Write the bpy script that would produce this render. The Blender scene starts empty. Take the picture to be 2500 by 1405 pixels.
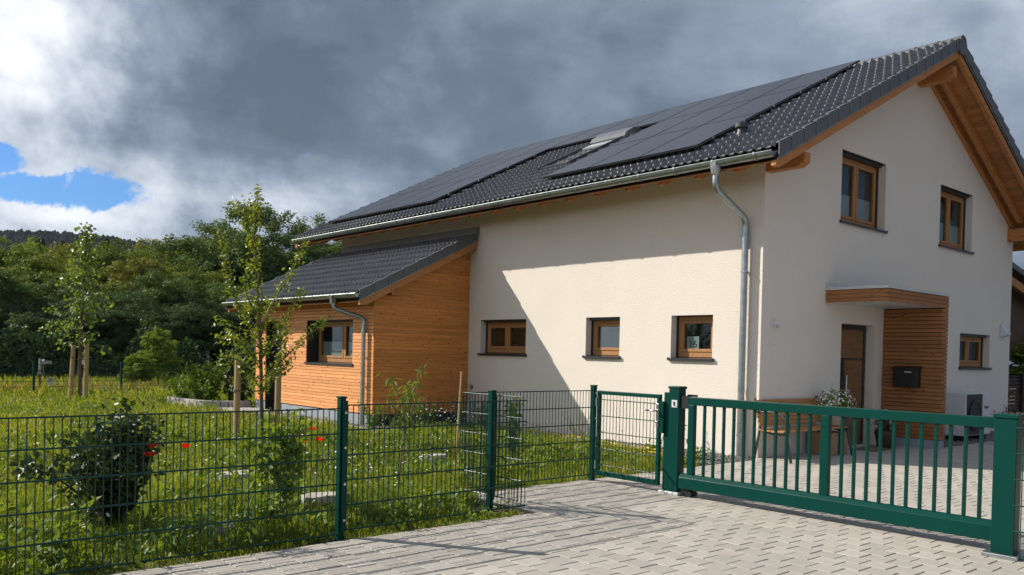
import bpy, math, random
import numpy as np
from mathutils import Vector, Matrix
R=math.radians
random.seed(7); RNG=np.random.default_rng(7)
scene=bpy.context.scene
COL=scene.collection

# ------------------------------------------------------------------ helpers
ORG={}
def tag(o,label=None,cat=None,group=None,kind=None):
    if label: o['label']=label
    if cat: o['category']=cat
    if group: o['group']=group
    if kind: o['kind']=kind
    return o
def thing(name,label,cat,loc=(0,0,0),group=None,rot=None):
    o=bpy.data.objects.new(name,None); o.empty_display_size=.2; COL.objects.link(o)
    o.location=loc; ORG[o.name]=Vector(loc)
    if rot is not None: o.rotation_euler=rot
    return tag(o,label,cat,group)
def org(p): return ORG.get(p.name,Vector((0,0,0))) if p is not None else Vector((0,0,0))
def link(name,me,mat,parent=None,smooth=False,local=False,loc=None):
    o=bpy.data.objects.new(name,me); COL.objects.link(o)
    if mat is not None: me.materials.append(mat)
    if smooth: me.polygons.foreach_set('use_smooth',[True]*len(me.polygons))
    if parent is not None:
        g=org(parent)
        if not local: me.transform(Matrix.Translation(-g))
        o.parent=parent; ORG[o.name]=Vector(g)
    else:
        if loc is not None:
            if not local: me.transform(Matrix.Translation(-Vector(loc)))
            o.location=loc; ORG[o.name]=Vector(loc)
        else: ORG[o.name]=Vector((0,0,0))
    return o
def copy_tree(o,parent=None):
    c=o.copy(); COL.objects.link(c); c.parent=parent
    for ch in o.children: copy_tree(ch,c)
    return c
class MB:
    def __init__(s): s.v=[]; s.f=[]
    def quad(s,*p):
        n=len(s.v); s.v+= [tuple(q) for q in p]; s.f.append(tuple(range(n,n+len(p)))); return s
    def box(s,x0,y0,z0,x1,y1,z1,M=None):
        x0,x1=min(x0,x1),max(x0,x1); y0,y1=min(y0,y1),max(y0,y1); z0,z1=min(z0,z1),max(z0,z1)
        n=len(s.v)
        p=[(x0,y0,z0),(x1,y0,z0),(x1,y1,z0),(x0,y1,z0),(x0,y0,z1),(x1,y0,z1),(x1,y1,z1),(x0,y1,z1)]
        if M is not None: p=[tuple(M@Vector(q)) for q in p]
        s.v+=p
        for f in((0,3,2,1),(4,5,6,7),(0,1,5,4),(1,2,6,5),(2,3,7,6),(3,0,4,7)): s.f.append(tuple(n+i for i in f))
        return s
    def bar(s,a,b,w,h=None,up=(0,0,1)):
        a=Vector(a);b=Vector(b);h=h or w; d=(b-a); L=d.length; d.normalize(); up=Vector(up)
        if abs(d.dot(up))>.98: up=Vector((0,1,0))
        x=d.cross(up).normalized(); z=x.cross(d)
        M=Matrix((x,d,z)).transposed().to_4x4(); M.translation=a
        return s.box(-w/2,0,-h/2,w/2,L,h/2,M)
    def prism(s,poly,ext):
        # poly: list of 3D points (planar), ext: vector
        n=len(s.v);m=len(poly);e=Vector(ext)
        s.v+=[tuple(p) for p in poly]+[tuple(Vector(p)+e) for p in poly]
        s.f.append(tuple(range(n+m-1,n-1,-1))); s.f.append(tuple(range(n+m,n+2*m)))
        for i in range(m):
            j=(i+1)%m; s.f.append((n+i,n+j,n+m+j,n+m+i))
        return s
    def tube(s,pts,r,n=8,cap=True):
        pts=[Vector(p) for p in pts]; rs=r if isinstance(r,(list,tuple)) else [r]*len(pts)
        base=len(s.v); up=Vector((0.13,.07,1))
        for i,p in enumerate(pts):
            d=(pts[min(i+1,len(pts)-1)]-pts[max(i-1,0)]).normalized()
            u=up if abs(d.dot(up.normalized()))<.97 else Vector((1,0.2,0))
            x=d.cross(u).normalized(); y=x.cross(d)
            for k in range(n):
                a=2*math.pi*k/n; s.v.append(tuple(p+(x*math.cos(a)+y*math.sin(a))*rs[i]))
        for i in range(len(pts)-1):
            for k in range(n):
                k2=(k+1)%n; s.f.append((base+i*n+k,base+i*n+k2,base+(i+1)*n+k2,base+(i+1)*n+k))
        if cap:
            s.f.append(tuple(base+k for k in range(n-1,-1,-1))); s.f.append(tuple(base+(len(pts)-1)*n+k for k in range(n)))
        return s
    def lathe(s,c,prof,n=16):
        base=len(s.v)
        for r,z in prof:
            for k in range(n):
                a=2*math.pi*k/n; s.v.append((c[0]+r*math.cos(a),c[1]+r*math.sin(a),c[2]+z))
        for i in range(len(prof)-1):
            for k in range(n):
                k2=(k+1)%n; s.f.append((base+i*n+k,base+i*n+k2,base+(i+1)*n+k2,base+(i+1)*n+k))
        s.f.append(tuple(base+k for k in range(n-1,-1,-1))); s.f.append(tuple(base+(len(prof)-1)*n+k for k in range(n)))
        return s
    def mesh(s,name):
        me=bpy.data.meshes.new(name); me.from_pydata(s.v,[],s.f); me.update(); return me
    def build(s,name,mat,parent=None,smooth=False,local=False,loc=None,bevel=0):
        o=link(name,s.mesh(name),mat,parent,smooth,local,loc)
        if bevel:
            m=o.modifiers.new('bevel','BEVEL'); m.width=bevel; m.segments=2; m.limit_method='ANGLE'; m.angle_limit=R(40)
        return o
def fast_mesh(name,V,F,k):
    me=bpy.data.meshes.new(name); V=np.ascontiguousarray(V,np.float32); F=np.ascontiguousarray(F,np.int32)
    me.vertices.add(len(V)); me.vertices.foreach_set('co',V.ravel())
    me.loops.add(F.size); me.loops.foreach_set('vertex_index',F.ravel())
    me.polygons.add(len(F)); me.polygons.foreach_set('loop_start',np.arange(0,F.size,k,dtype=np.int32))
    me.update(calc_edges=True); return me
def smoothpath(pts,n=6):
    pts=[Vector(p) for p in pts]; out=[]
    for i in range(len(pts)-1):
        p0=pts[max(i-1,0)];p1=pts[i];p2=pts[i+1];p3=pts[min(i+2,len(pts)-1)]
        for k in range(n):
            t=k/n
            out.append(.5*((2*p1)+(p2-p0)*t+(2*p0-5*p1+4*p2-p3)*t*t+(3*p1-p0-3*p2+p3)*t**3))
    out.append(pts[-1]); return out

# ------------------------------------------------------------------ camera (house axes: x along gable, y along long wall)
FPX,PIT,ROL,TH,CY=2048.83,-.017,.0232,.7171,898.0
CAM=Vector((-11.219,-7.137,1.503))
FW0=Vector((math.sin(TH),math.cos(TH),0)); RT0=Vector((math.cos(TH),-math.sin(TH),0))
fw=FW0*math.cos(PIT)+Vector((0,0,1))*math.sin(PIT); up=Vector((0,0,1))*math.cos(PIT)-FW0*math.sin(PIT)
rt=RT0*math.cos(ROL)+up*math.sin(ROL); up2=up*math.cos(ROL)-RT0*math.sin(ROL)
cd=bpy.data.cameras.new('camera'); cam=bpy.data.objects.new('camera',cd); COL.objects.link(cam); scene.camera=cam
M=Matrix((rt,up2,-fw)).transposed().to_4x4(); M.translation=CAM; cam.matrix_world=M
cd.sensor_width=36; cd.lens=36*FPX/2500; cd.shift_y=(CY-702.5)/2500; cd.clip_end=6000; cd.clip_start=.05
def ray(u,v):
    x,y=u-1250,v-CY; c,s=math.cos(ROL),math.sin(ROL)
    x,y=c*x+s*y,-s*x+c*y
    return (RT0*x/FPX+fw-up*y/FPX)
def at_depth(u,v,d):           # point seen at photo position u,v whose horizontal distance is d
    q=ray(u,v); return CAM+q*(d/math.hypot(q.x,q.y))
def on_b(u,v,b):
    q=ray(u,v); return CAM+q*((b-CAM.y)/q.y)
def on_z(u,v,z=0):
    q=ray(u,v); return CAM+q*((z-CAM.z)/q.z)

# ------------------------------------------------------------------ materials
def nodes(name):
    m=bpy.data.materials.new(name); m.use_nodes=True; nt=m.node_tree; nt.nodes.clear(); return m,nt
def N(nt,t,**k):
    n=nt.nodes.new(t)
    for a,b in k.items():
        if a=='inp':
            for i,v in b.items(): n.inputs[i].default_value=v
        else: setattr(n,a,b)
    return n
def L(nt,a,b): nt.links.new(a,b)
def ramp(nt,stops,interp='LINEAR'):
    r=N(nt,'ShaderNodeValToRGB'); r.color_ramp.interpolation=interp
    e=r.color_ramp.elements
    while len(e)<len(stops): e.new(.5)
    for i,(p,c) in enumerate(stops): e[i].position=p; e[i].color=(*c,1) if len(c)==3 else c
    return r
def mat(name,c1,c2=None,scale=8,rough=.6,metal=0,spec=.5,bump=0,bscale=None,bdist=.01,stretch=None,detail=5,island=0,coat=0,dirt=None):
    m,nt=nodes(name); out=N(nt,'ShaderNodeOutputMaterial'); b=N(nt,'ShaderNodeBsdfPrincipled',inp={'Roughness':rough,'Metallic':metal,'Specular IOR Level':spec})
    L(nt,b.outputs[0],out.inputs[0])
    tc=N(nt,'ShaderNodeTexCoord'); mp=N(nt,'ShaderNodeMapping')
    if stretch: mp.inputs['Scale'].default_value=stretch
    L(nt,tc.outputs['Object'],mp.inputs[0])
    nz=N(nt,'ShaderNodeTexNoise',inp={'Scale':scale,'Detail':detail,'Roughness':.6}); L(nt,mp.outputs[0],nz.inputs['Vector'])
    c2=c2 or tuple(x*.8 for x in c1)
    rp=ramp(nt,[(.3,c2),(.7,c1)]); L(nt,nz.outputs['Fac'],rp.inputs[0]); col=rp.outputs[0]
    if island:
        g=N(nt,'ShaderNodeNewGeometry'); mr=N(nt,'ShaderNodeMapRange',inp={'To Min':1-island,'To Max':1+island}); L(nt,g.outputs['Random Per Island'],mr.inputs[0])
        mx=N(nt,'ShaderNodeMix',data_type='RGBA',blend_type='MULTIPLY',inp={'Factor':1}); L(nt,col,mx.inputs['A']); L(nt,mr.outputs[0],mx.inputs['B']); col=mx.outputs['Result']
    if dirt:
        n2=N(nt,'ShaderNodeTexNoise',inp={'Scale':dirt[1],'Detail':6,'Roughness':.7}); L(nt,tc.outputs['Object'],n2.inputs['Vector'])
        r2=ramp(nt,[(dirt[2],(0,0,0)),(dirt[2]+.18,(1,1,1))]); L(nt,n2.outputs['Fac'],r2.inputs[0])
        mx=N(nt,'ShaderNodeMix',data_type='RGBA'); L(nt,r2.outputs[0],mx.inputs['Factor']); L(nt,col,mx.inputs['A']); mx.inputs['B'].default_value=(*dirt[0],1); col=mx.outputs['Result']
    L(nt,col,b.inputs['Base Color'])
    if coat: b.inputs['Coat Weight'].default_value=coat; b.inputs['Coat Roughness'].default_value=.15
    if bump:
        nb=N(nt,'ShaderNodeTexNoise',inp={'Scale':bscale or scale*4,'Detail':4}); L(nt,mp.outputs[0],nb.inputs['Vector'])
        bp=N(nt,'ShaderNodeBump',inp={'Strength':bump,'Distance':bdist}); L(nt,nb.outputs['Fac'],bp.inputs['Height']); L(nt,bp.outputs[0],b.inputs['Normal'])
    return m
def wood(name,c1,c2,grain,knots=True,rough=.55,island=.12):
    # grain: axis of the boards (0 x,1 y,2 z)
    m,nt=nodes(name); out=N(nt,'ShaderNodeOutputMaterial'); b=N(nt,'ShaderNodeBsdfPrincipled',inp={'Roughness':rough,'Specular IOR Level':.3}); L(nt,b.outputs[0],out.inputs[0])
    tc=N(nt,'ShaderNodeTexCoord'); mp=N(nt,'ShaderNodeMapping'); sc=[30,30,30]; sc[grain]=1.6; mp.inputs['Scale'].default_value=sc
    g=N(nt,'ShaderNodeNewGeometry')
    off=N(nt,'ShaderNodeVectorMath',operation='SCALE'); off.inputs[0].default_value=(7.1,5.3,9.7); L(nt,g.outputs['Random Per Island'],off.inputs['Scale'])
    ad=N(nt,'ShaderNodeVectorMath',operation='ADD'); L(nt,tc.outputs['Object'],ad.inputs[0]); L(nt,off.outputs[0],ad.inputs[1])
    L(nt,ad.outputs[0],mp.inputs[0])
    nz=N(nt,'ShaderNodeTexNoise',inp={'Scale':1,'Detail':6,'Roughness':.65,'Distortion':.4}); L(nt,mp.outputs[0],nz.inputs['Vector'])
    rp=ramp(nt,[(.3,c2),(.62,c1)]); L(nt,nz.outputs['Fac'],rp.inputs[0]); col=rp.outputs[0]
    mr=N(nt,'ShaderNodeMapRange',inp={'To Min':1-island,'To Max':1+island}); L(nt,g.outputs['Random Per Island'],mr.inputs[0])
    mx=N(nt,'ShaderNodeMix',data_type='RGBA',blend_type='MULTIPLY',inp={'Factor':1}); L(nt,col,mx.inputs['A']); L(nt,mr.outputs[0],mx.inputs['B']); col=mx.outputs['Result']
    if knots:
        mk=N(nt,'ShaderNodeMapping'); s2=[14,14,14]; s2[grain]=5; mk.inputs['Scale'].default_value=s2; L(nt,ad.outputs[0],mk.inputs[0])
        vo=N(nt,'ShaderNodeTexVoronoi',inp={'Scale':1}); L(nt,mk.outputs[0],vo.inputs['Vector'])
        rk=ramp(nt,[(.10,(1,1,1)),(.2,(0,0,0))]); L(nt,vo.outputs['Distance'],rk.inputs[0])
        mx=N(nt,'ShaderNodeMix',data_type='RGBA'); L(nt,rk.outputs[0],mx.inputs['Factor']); L(nt,col,mx.inputs['A']); mx.inputs['B'].default_value=(c2[0]*.45,c2[1]*.4,c2[2]*.4,1); col=mx.outputs['Result']
    L(nt,col,b.inputs['Base Color'])
    bp=N(nt,'ShaderNodeBump',inp={'Strength':.25,'Distance':.004}); L(nt,nz.outputs['Fac'],bp.inputs['Height']); L(nt,bp.outputs[0],b.inputs['Normal'])
    return m
def leafmat(name,c1,c2,trans=.3,rough=.5,spec=.3,scale=.8):
    m,nt=nodes(name); out=N(nt,'ShaderNodeOutputMaterial')
    g=N(nt,'ShaderNodeNewGeometry'); tc=N(nt,'ShaderNodeTexCoord')
    nz=N(nt,'ShaderNodeTexNoise',inp={'Scale':scale,'Detail':3}); L(nt,tc.outputs['Object'],nz.inputs['Vector'])
    ma=N(nt,'ShaderNodeMath',operation='MULTIPLY_ADD'); L(nt,g.outputs['Random Per Island'],ma.inputs[0]); ma.inputs[1].default_value=.55; 
    mb=N(nt,'ShaderNodeMath',operation='MULTIPLY_ADD'); L(nt,nz.outputs['Fac'],mb.inputs[0]); mb.inputs[1].default_value=.9; mb.inputs[2].default_value=-.25
    L(nt,mb.outputs[0],ma.inputs[2])
    rp=ramp(nt,[(.1,c2),(.85,c1)]); L(nt,ma.outputs[0],rp.inputs[0])
    b=N(nt,'ShaderNodeBsdfPrincipled',inp={'Roughness':rough,'Specular IOR Level':spec}); L(nt,rp.outputs[0],b.inputs['Base Color'])
    t=N(nt,'ShaderNodeBsdfTranslucent'); hs=N(nt,'ShaderNodeMix',data_type='RGBA',blend_type='MULTIPLY',inp={'Factor':1}); L(nt,rp.outputs[0],hs.inputs['A']); hs.inputs['B'].default_value=(1.5,1.35,.5,1); L(nt,hs.outputs['Result'],t.inputs['Color'])
    mx=N(nt,'ShaderNodeMixShader',inp={0:trans}); L(nt,b.outputs[0],mx.inputs[1]); L(nt,t.outputs[0],mx.inputs[2]); L(nt,mx.outputs[0],out.inputs[0])
    return m
def meadowmat(name):
    m=leafmat(name,(.3,.4,.05),(.07,.15,.02),trans=.42,rough=.5,spec=.25,scale=.8)
    for n in m.node_tree.nodes:
        if n.type=='VALTORGB':
            e=n.color_ramp.elements; e[0].position=.05; e[0].color=(.04,.085,.018,1); e[1].position=.45; e[1].color=(.165,.24,.032,1)
            for p,c in ((.68,(.34,.375,.048)),(.86,(.46,.42,.09)),(1.0,(.42,.32,.15))): q=e.new(p); q.color=(*c,1)
        if n.type=='TEX_NOISE': n.inputs['Detail'].default_value=6; n.inputs['Roughness'].default_value=.65
    return m
def glassmat(name,refl=.1,tint=(.75,.8,.8)):
    m,nt=nodes(name); out=N(nt,'ShaderNodeOutputMaterial')
    tr=N(nt,'ShaderNodeBsdfTransparent',inp={0:(*tint,1)}); gl=N(nt,'ShaderNodeBsdfGlossy',inp={'Roughness':.015,'Color':(.9,.93,.95,1)})
    fr=N(nt,'ShaderNodeLayerWeight',inp={'Blend':.35}); ma=N(nt,'ShaderNodeMath',operation='MULTIPLY_ADD'); L(nt,fr.outputs['Fresnel'],ma.inputs[0]); ma.inputs[1].default_value=.22; ma.inputs[2].default_value=refl
    mx=N(nt,'ShaderNodeMixShader'); L(nt,ma.outputs[0],mx.inputs[0]); L(nt,tr.outputs[0],mx.inputs[1]); L(nt,gl.outputs[0],mx.inputs[2]); L(nt,mx.outputs[0],out.inputs[0]); return m

m_plaster=mat('plaster',(.825,.755,.68),(.785,.72,.645),scale=.8,rough=.92,spec=.12,bump=1.0,bscale=72,bdist=.014,dirt=((.86,.795,.72),95,.57))
m_reveal=mat('reveal_plaster',(.76,.69,.60),(.72,.65,.56),scale=2,rough=.9,spec=.15,bump=.3,bscale=130,bdist=.006)
m_tile=mat('roof_tile',(.165,.165,.178),(.125,.125,.137),scale=5,rough=.54,spec=.28,bump=.12,bscale=60,bdist=.004,island=.1)
m_tileflat=mat('verge_tile',(.12,.125,.14),(.10,.105,.12),scale=6,rough=.5,spec=.45,island=.06)
m_vent=mat('vent_plastic',(.05,.052,.058),scale=6,rough=.5)
m_dark=mat('dark_underlay',(.012,.012,.013),scale=5,rough=.8)
m_zinc=mat('galvanised_steel',(.42,.46,.47),(.28,.32,.335),scale=9,rough=.36,metal=.9,bump=.1,bscale=20,bdist=.003,detail=6)
m_zincd=mat('weathered_zinc',(.34,.35,.34),(.22,.23,.22),scale=14,rough=.5,metal=.7)
m_alu=mat('bright_aluminium',(.75,.76,.77),(.68,.69,.70),scale=4,rough=.3,metal=.5)
m_ztop=mat('canopy_zinc',(.60,.62,.63),(.52,.54,.55),scale=9,rough=.5,metal=.25)
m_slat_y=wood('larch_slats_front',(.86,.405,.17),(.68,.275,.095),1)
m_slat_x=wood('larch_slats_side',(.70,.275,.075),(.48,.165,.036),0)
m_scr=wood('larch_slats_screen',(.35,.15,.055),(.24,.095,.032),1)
m_beam=wood('beam_timber',(.52,.23,.075),(.40,.15,.045),0,island=.05)
m_beamy=wood('rafter_timber',(.50,.22,.07),(.38,.14,.04),1,island=.05)
m_soff=wood('soffit_boards',(.46,.20,.065),(.32,.12,.036),1,island=.15)
m_wframe=wood('window_timber',(.42,.21,.085),(.33,.15,.055),2,knots=False,island=.04)
m_wframeh=wood('window_timber_rail',(.42,.21,.085),(.33,.15,.055),1,knots=False,island=.04)
m_anth=mat('anthracite_aluminium',(.030,.033,.038),(.024,.026,.030),scale=3,rough=.35,spec=.5)
m_glass=glassmat('window_glass',refl=.015)
m_int=mat('room_interior',(.16,.15,.14),(.10,.095,.09),scale=2,rough=.9)
m_blind=mat('pleated_blind',(.62,.64,.64),(.56,.58,.58),scale=3,rough=.8,stretch=(1,1,60))
m_paper=mat('white_paper',(.75,.77,.76),scale=2,rough=.8)
m_ink=mat('black_ink',(.02,.02,.022),scale=2,rough=.6)
m_white=mat('white_metal',(.66,.67,.68),(.60,.61,.62),scale=4,rough=.4)
m_panel=mat('solar_glass',(.046,.048,.055),(.041,.043,.049),scale=2,rough=.27,spec=.6)
m_pframe=mat('panel_frame',(.05,.05,.055),scale=4,rough=.35,metal=.3)
m_green=mat('green_powder_coat',(.0,.047,.036),(.0,.040,.031),scale=3,rough=.36,spec=.16,dirt=((.10,.15,.12),28,.70))
m_greenw=mat('green_wire',(.003,.046,.032),(.002,.036,.026),scale=6,rough=.4,spec=.35)
m_black=mat('black_plastic',(.012,.012,.013),scale=6,rough=.45)
m_pave=mat('paving_stone',(.455,.42,.375),(.395,.365,.325),scale=14,rough=.85,spec=.2,bump=.3,bscale=160,bdist=.004,island=.10,dirt=((.35,.325,.285),.9,.55))
m_joint=mat('joint_sand',(.17,.155,.13),(.11,.10,.085),scale=60,rough=.95)
m_conc=mat('concrete',(.40,.39,.37),(.30,.29,.28),scale=6,rough=.9,bump=.3,bscale=60)
m_plinth=mat('plinth_grey',(.30,.33,.37),(.25,.28,.32),scale=3,rough=.9)
m_stone=mat('pale_stone',(.52,.48,.42),(.40,.37,.32),scale=9,rough=.9,bump=.6,bscale=30,bdist=.02)
m_gravel=mat('gravel',(.42,.39,.35),(.22,.20,.18),scale=70,rough=.95,bump=1,bscale=90,bdist=.03,island=.3)
m_soil=mat('soil',(.085,.066,.042),(.045,.05,.022),scale=3,rough=1,bump=.8,bscale=25,bdist=.05)
m_bark=mat('bark',(.20,.155,.11),(.10,.075,.05),scale=12,rough=.95,bump=.6,bscale=40,stretch=(1,1,.25))
m_barkd=mat('dark_bark',(.07,.055,.042),(.035,.028,.02),scale=8,rough=.95,bump=.6,bscale=30,stretch=(1,1,.25))
m_stake=wood('stake_timber',(.50,.35,.17),(.38,.25,.11),2,knots=True)
m_rope=mat('coir_rope',(.25,.19,.11),scale=40,rough=1)
m_yellow=mat('yellow_pipe',(.80,.52,.06),(.68,.42,.04),scale=6,rough=.5)
m_card=mat('cardboard',(.36,.235,.13),(.31,.20,.11),scale=5,rough=.9)
m_terra=mat('pale_pot',(.42,.36,.31),(.36,.30,.26),scale=8,rough=.8)
m_steel=mat('brushed_steel',(.62,.63,.64),scale=20,rough=.25,metal=1)
m_bgrey=mat('bench_iron',(.055,.058,.06),scale=8,rough=.45)
m_bench=wood('bench_slats',(.52,.28,.11),(.40,.20,.075),0,knots=True)
m_red=leafmat('poppy_petal',(.80,.035,.012),(.62,.02,.008),trans=.35,rough=.6,spec=.2)
m_whitep=mat('white_petal',(.80,.80,.74),scale=10,rough=.8)
m_yel=mat('yellow_petal',(.75,.55,.04),scale=10,rough=.8)
m_grass=meadowmat('grass_blades')
m_dry=leafmat('dry_grass',(.36,.29,.15),(.22,.18,.085),trans=.3,rough=.8,spec=.1)
m_weed=leafmat('weed_leaves',(.20,.29,.045),(.08,.15,.03),trans=.35,rough=.5,spec=.2)
m_lfA=leafmat('leaf_olive',(.20,.245,.05),(.08,.125,.03),trans=.25,scale=.5,spec=.12,rough=.6)
m_lfB=leafmat('leaf_mid',(.15,.225,.07),(.06,.11,.04),trans=.25,scale=.5,spec=.12,rough=.6)
m_lfC=leafmat('leaf_deep',(.105,.17,.068),(.042,.085,.038),trans=.2,scale=.5,spec=.12,rough=.6)
m_lfD=leafmat('leaf_bright',(.24,.32,.05),(.11,.175,.03),trans=.3,scale=.5,spec=.12,rough=.6)
m_lfE=leafmat('leaf_yellowish',(.26,.265,.05),(.12,.15,.03),trans=.28,scale=.5,spec=.12,rough=.6)
m_con=leafmat('conifer_needles',(.06,.095,.05),(.028,.05,.03),trans=.1,scale=.6)
m_pear=leafmat('pear_leaves',(.27,.32,.045),(.10,.165,.03),trans=.4,rough=.38,spec=.5,scale=2)
m_maple=leafmat('maple_leaves',(.22,.31,.075),(.09,.155,.04),trans=.35,rough=.45,spec=.4,scale=1)
m_peach=leafmat('peach_leaves',(.22,.27,.045),(.085,.15,.03),trans=.35,rough=.38,spec=.5,scale=2)
m_bush=leafmat('glossy_bush_leaves',(.07,.11,.032),(.022,.042,.017),trans=.2,rough=.42,spec=.3,scale=3)
m_vine=leafmat('shrub_leaves',(.25,.33,.05),(.085,.16,.028),trans=.38,rough=.5,spec=.2,scale=2)
m_hill=mat('far_forest',(.018,.028,.02),(.010,.016,.013),scale=.02,rough=1,bump=1,bscale=.12,bdist=6)  # cloud shadow over the hill is put into this very dark colour

# ------------------------------------------------------------------ vegetation generators
def leaves(P,size,up=.5,aspect=.5,outward=None,droop=0,jitter=.35,fold=.18):
    n=len(P); P=np.asarray(P,float)
    nr=RNG.normal(size=(n,3)); nr[:,2]=np.abs(nr[:,2])*.8+up
    if outward is not None: nr+=outward*1.1
    nr/=np.linalg.norm(nr,axis=1)[:,None]
    d=RNG.normal(size=(n,3)); d[:,2]-=droop; d-=nr*(d*nr).sum(1)[:,None]*(1 if droop==0 else .3); d/=np.linalg.norm(d,axis=1)[:,None]+1e-9
    s=np.cross(nr,d); s/=np.linalg.norm(s,axis=1)[:,None]+1e-9
    l=size*(1+RNG.uniform(-jitter,jitter,n)); w=l*aspect
    a=P; t=P+d*l[:,None]; c=P+d*(l*.5)[:,None]
    r1=c+s*(w/2)[:,None]+nr*(w*fold)[:,None]; l1=c-s*(w/2)[:,None]+nr*(w*fold)[:,None]
    V=np.stack([a,r1,t,l1],1).reshape(-1,3); i=np.arange(n)*4
    F=np.concatenate([np.stack([i,i+1,i+2],1),np.stack([i,i+2,i+3],1)])
    return V,F
def leafobj(name,P,size,m,parent,local=True,**k):
    V,F=leaves(P,size,**k); me=fast_mesh(name,V,F,3); return link(name,me,m,parent,local=local)
def sph(n):
    d=RNG.normal(size=(n,3)); return d/np.linalg.norm(d,axis=1)[:,None]
def crown_points(nl,rx,rz,zc,nclump,crad,bottom=-.75,seed=None):
    """clumps through an ellipsoid: leaf positions + outward vectors"""
    C=[];
    while len(C)<nclump:
        d=sph(1)[0]
        if d[2]<bottom: continue
        r=RNG.uniform(.35,1.0)**.5
        C.append((d*r*np.array([rx,rx,rz])*(1+RNG.uniform(-.12,.12)),r))
    P=[];O=[]; per=nl//nclump; nsub=11
    for c,r in C:
        k=int(per*(.6+.8*r)/nsub)+1; d=sph(nsub); d[:,2]=np.where(d[:,2]<-.3,-d[:,2]*.5,d[:,2])
        sc=c+d*crad*RNG.uniform(.45,1.2,(nsub,1))*np.array([1,1,.8])
        q=np.repeat(sc,k,0); g=RNG.normal(size=q.shape); g/=np.linalg.norm(g,axis=1)[:,None]; rad=crad*.36*RNG.uniform(.2,1.15,(len(q),1))**.6
        P.append(q+g*rad*np.array([1,1,.7])); O.append(g*.7+np.repeat(d,k,0)*.4)
    P=np.concatenate(P);O=np.concatenate(O); P[:,2]+=zc
    return P,O
def tree_proto(name,label,h,rx,rz,zc,nl,ls,m,nclump=45,crad=.9,trunk=.16,bark=None,limbs=9):
    t=thing(name,label,'tree')
    nl=int(nl*2.9); ls*=.56; b=MB(); r=trunk
    b.tube([(0,0,-.2),(.03,.02,zc*.4),(-.05,.04,zc*.8),(0,0,zc+rz*.55)],[r*1.25,r,r*.7,r*.15],8)
    for k in range(limbs):
        a=k*2.4; z0=zc-rz*.7+rz*1.1*k/limbs; e=rx*(.75-.3*k/limbs)
        b.tube([(0,0,max(z0,.4)),(math.cos(a)*e*.5,math.sin(a)*e*.5,z0+rz*.22),(math.cos(a)*e,math.sin(a)*e,z0+rz*.55)],[r*.45,r*.3,r*.08],6)
    b.build('trunk',bark or m_barkd,t,smooth=True,local=True)
    P,O=crown_points(nl,rx,rz,zc,nclump,crad)
    leafobj('crown',P,ls,m,t,outward=O,aspect=.62,up=.15)
    return t
def conifer_proto(name,label,h,rad,nl,m):
    t=thing(name,label,'tree')
    b=MB(); b.tube([(0,0,-.2),(0,0,h*.5),(0,0,h*.97)],[h*.018,h*.012,.02],8); b.build('trunk',m_barkd,t,smooth=True,local=True)
    P=[];O=[]
    nb=110
    for k in range(nb):
        z=h*(.1+.88*(k/nb)**.85); L0=rad*(1-(z/h))**.85+.12; a=k*2.399+RNG.uniform(-.3,.3); n=int(nl/nb*(.35+1.3*L0/rad))
        tt=RNG.uniform(.08,1,n)**.8; L1=L0*RNG.uniform(.75,1.15)
        x=np.cos(a)*tt*L1; y=np.sin(a)*tt*L1; zz=z-.32*tt*L1+.12*L1*tt**2
        sp=RNG.normal(size=(n,3))*.10*np.array([1,1,.5])*(.4+L0/rad)
        P.append(np.stack([x,y,zz],1)+sp); O.append(np.stack([np.cos(a)*np.ones(n),np.sin(a)*np.ones(n),np.zeros(n)],1)*.4)
    leafobj('crown',np.concatenate(P),.13,m,t,outward=np.concatenate(O),aspect=.4,up=.6)
    return t
def stem_plant(name,label,cat,base,branches,m,size,per_m,mstem,r0=.012,group=None,droop=0,aspect=.45,spread=.05,skip=.12,r1=.003,thick=None):
    """plant from explicit branch polylines (world points)"""
    t=thing(name,label,cat,base,group)
    b=MB(); P=[]
    for i,br in enumerate(branches):
        pts=smoothpath(br,5); n=len(pts); rr=(thick if (thick and i==0) else r0*(1 if i==0 else .55))
        b.tube(pts,[rr+(r1-rr)*k/(n-1) for k in range(n)],6)
        Ls=[(pts[k+1]-pts[k]).length for k in range(n-1)]; tot=sum(Ls)
        s0=skip if i else .35
        k=int(tot*per_m)
        for _ in range(k):
            tt=random.uniform(s0,1.0)*tot; acc=0
            for q in range(n-1):
                if acc+Ls[q]>=tt: break
                acc+=Ls[q]
            p=pts[q].lerp(pts[q+1],(tt-acc)/max(Ls[q],1e-6)); P.append(tuple(p+Vector([random.gauss(0,spread) for _ in range(3)])))
    b.build('stem',mstem,t,smooth=True)
    V,F=leaves(np.array(P),size,aspect=aspect,droop=droop,up=.35)
    link('foliage',fast_mesh('foliage',V,F,3),m,t)
    return t

# ------------------------------------------------------------------ ground
def flat(name,poly,z,m,kind='structure'):
    b=MB(); b.quad(*[(x,y,z) for x,y in poly]); o=b.build(name,m); return tag(o,kind=kind)
g=flat('ground',[(-900,-900),(900,-900),(900,900),(-900,900)],-.13,m_soil)
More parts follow.
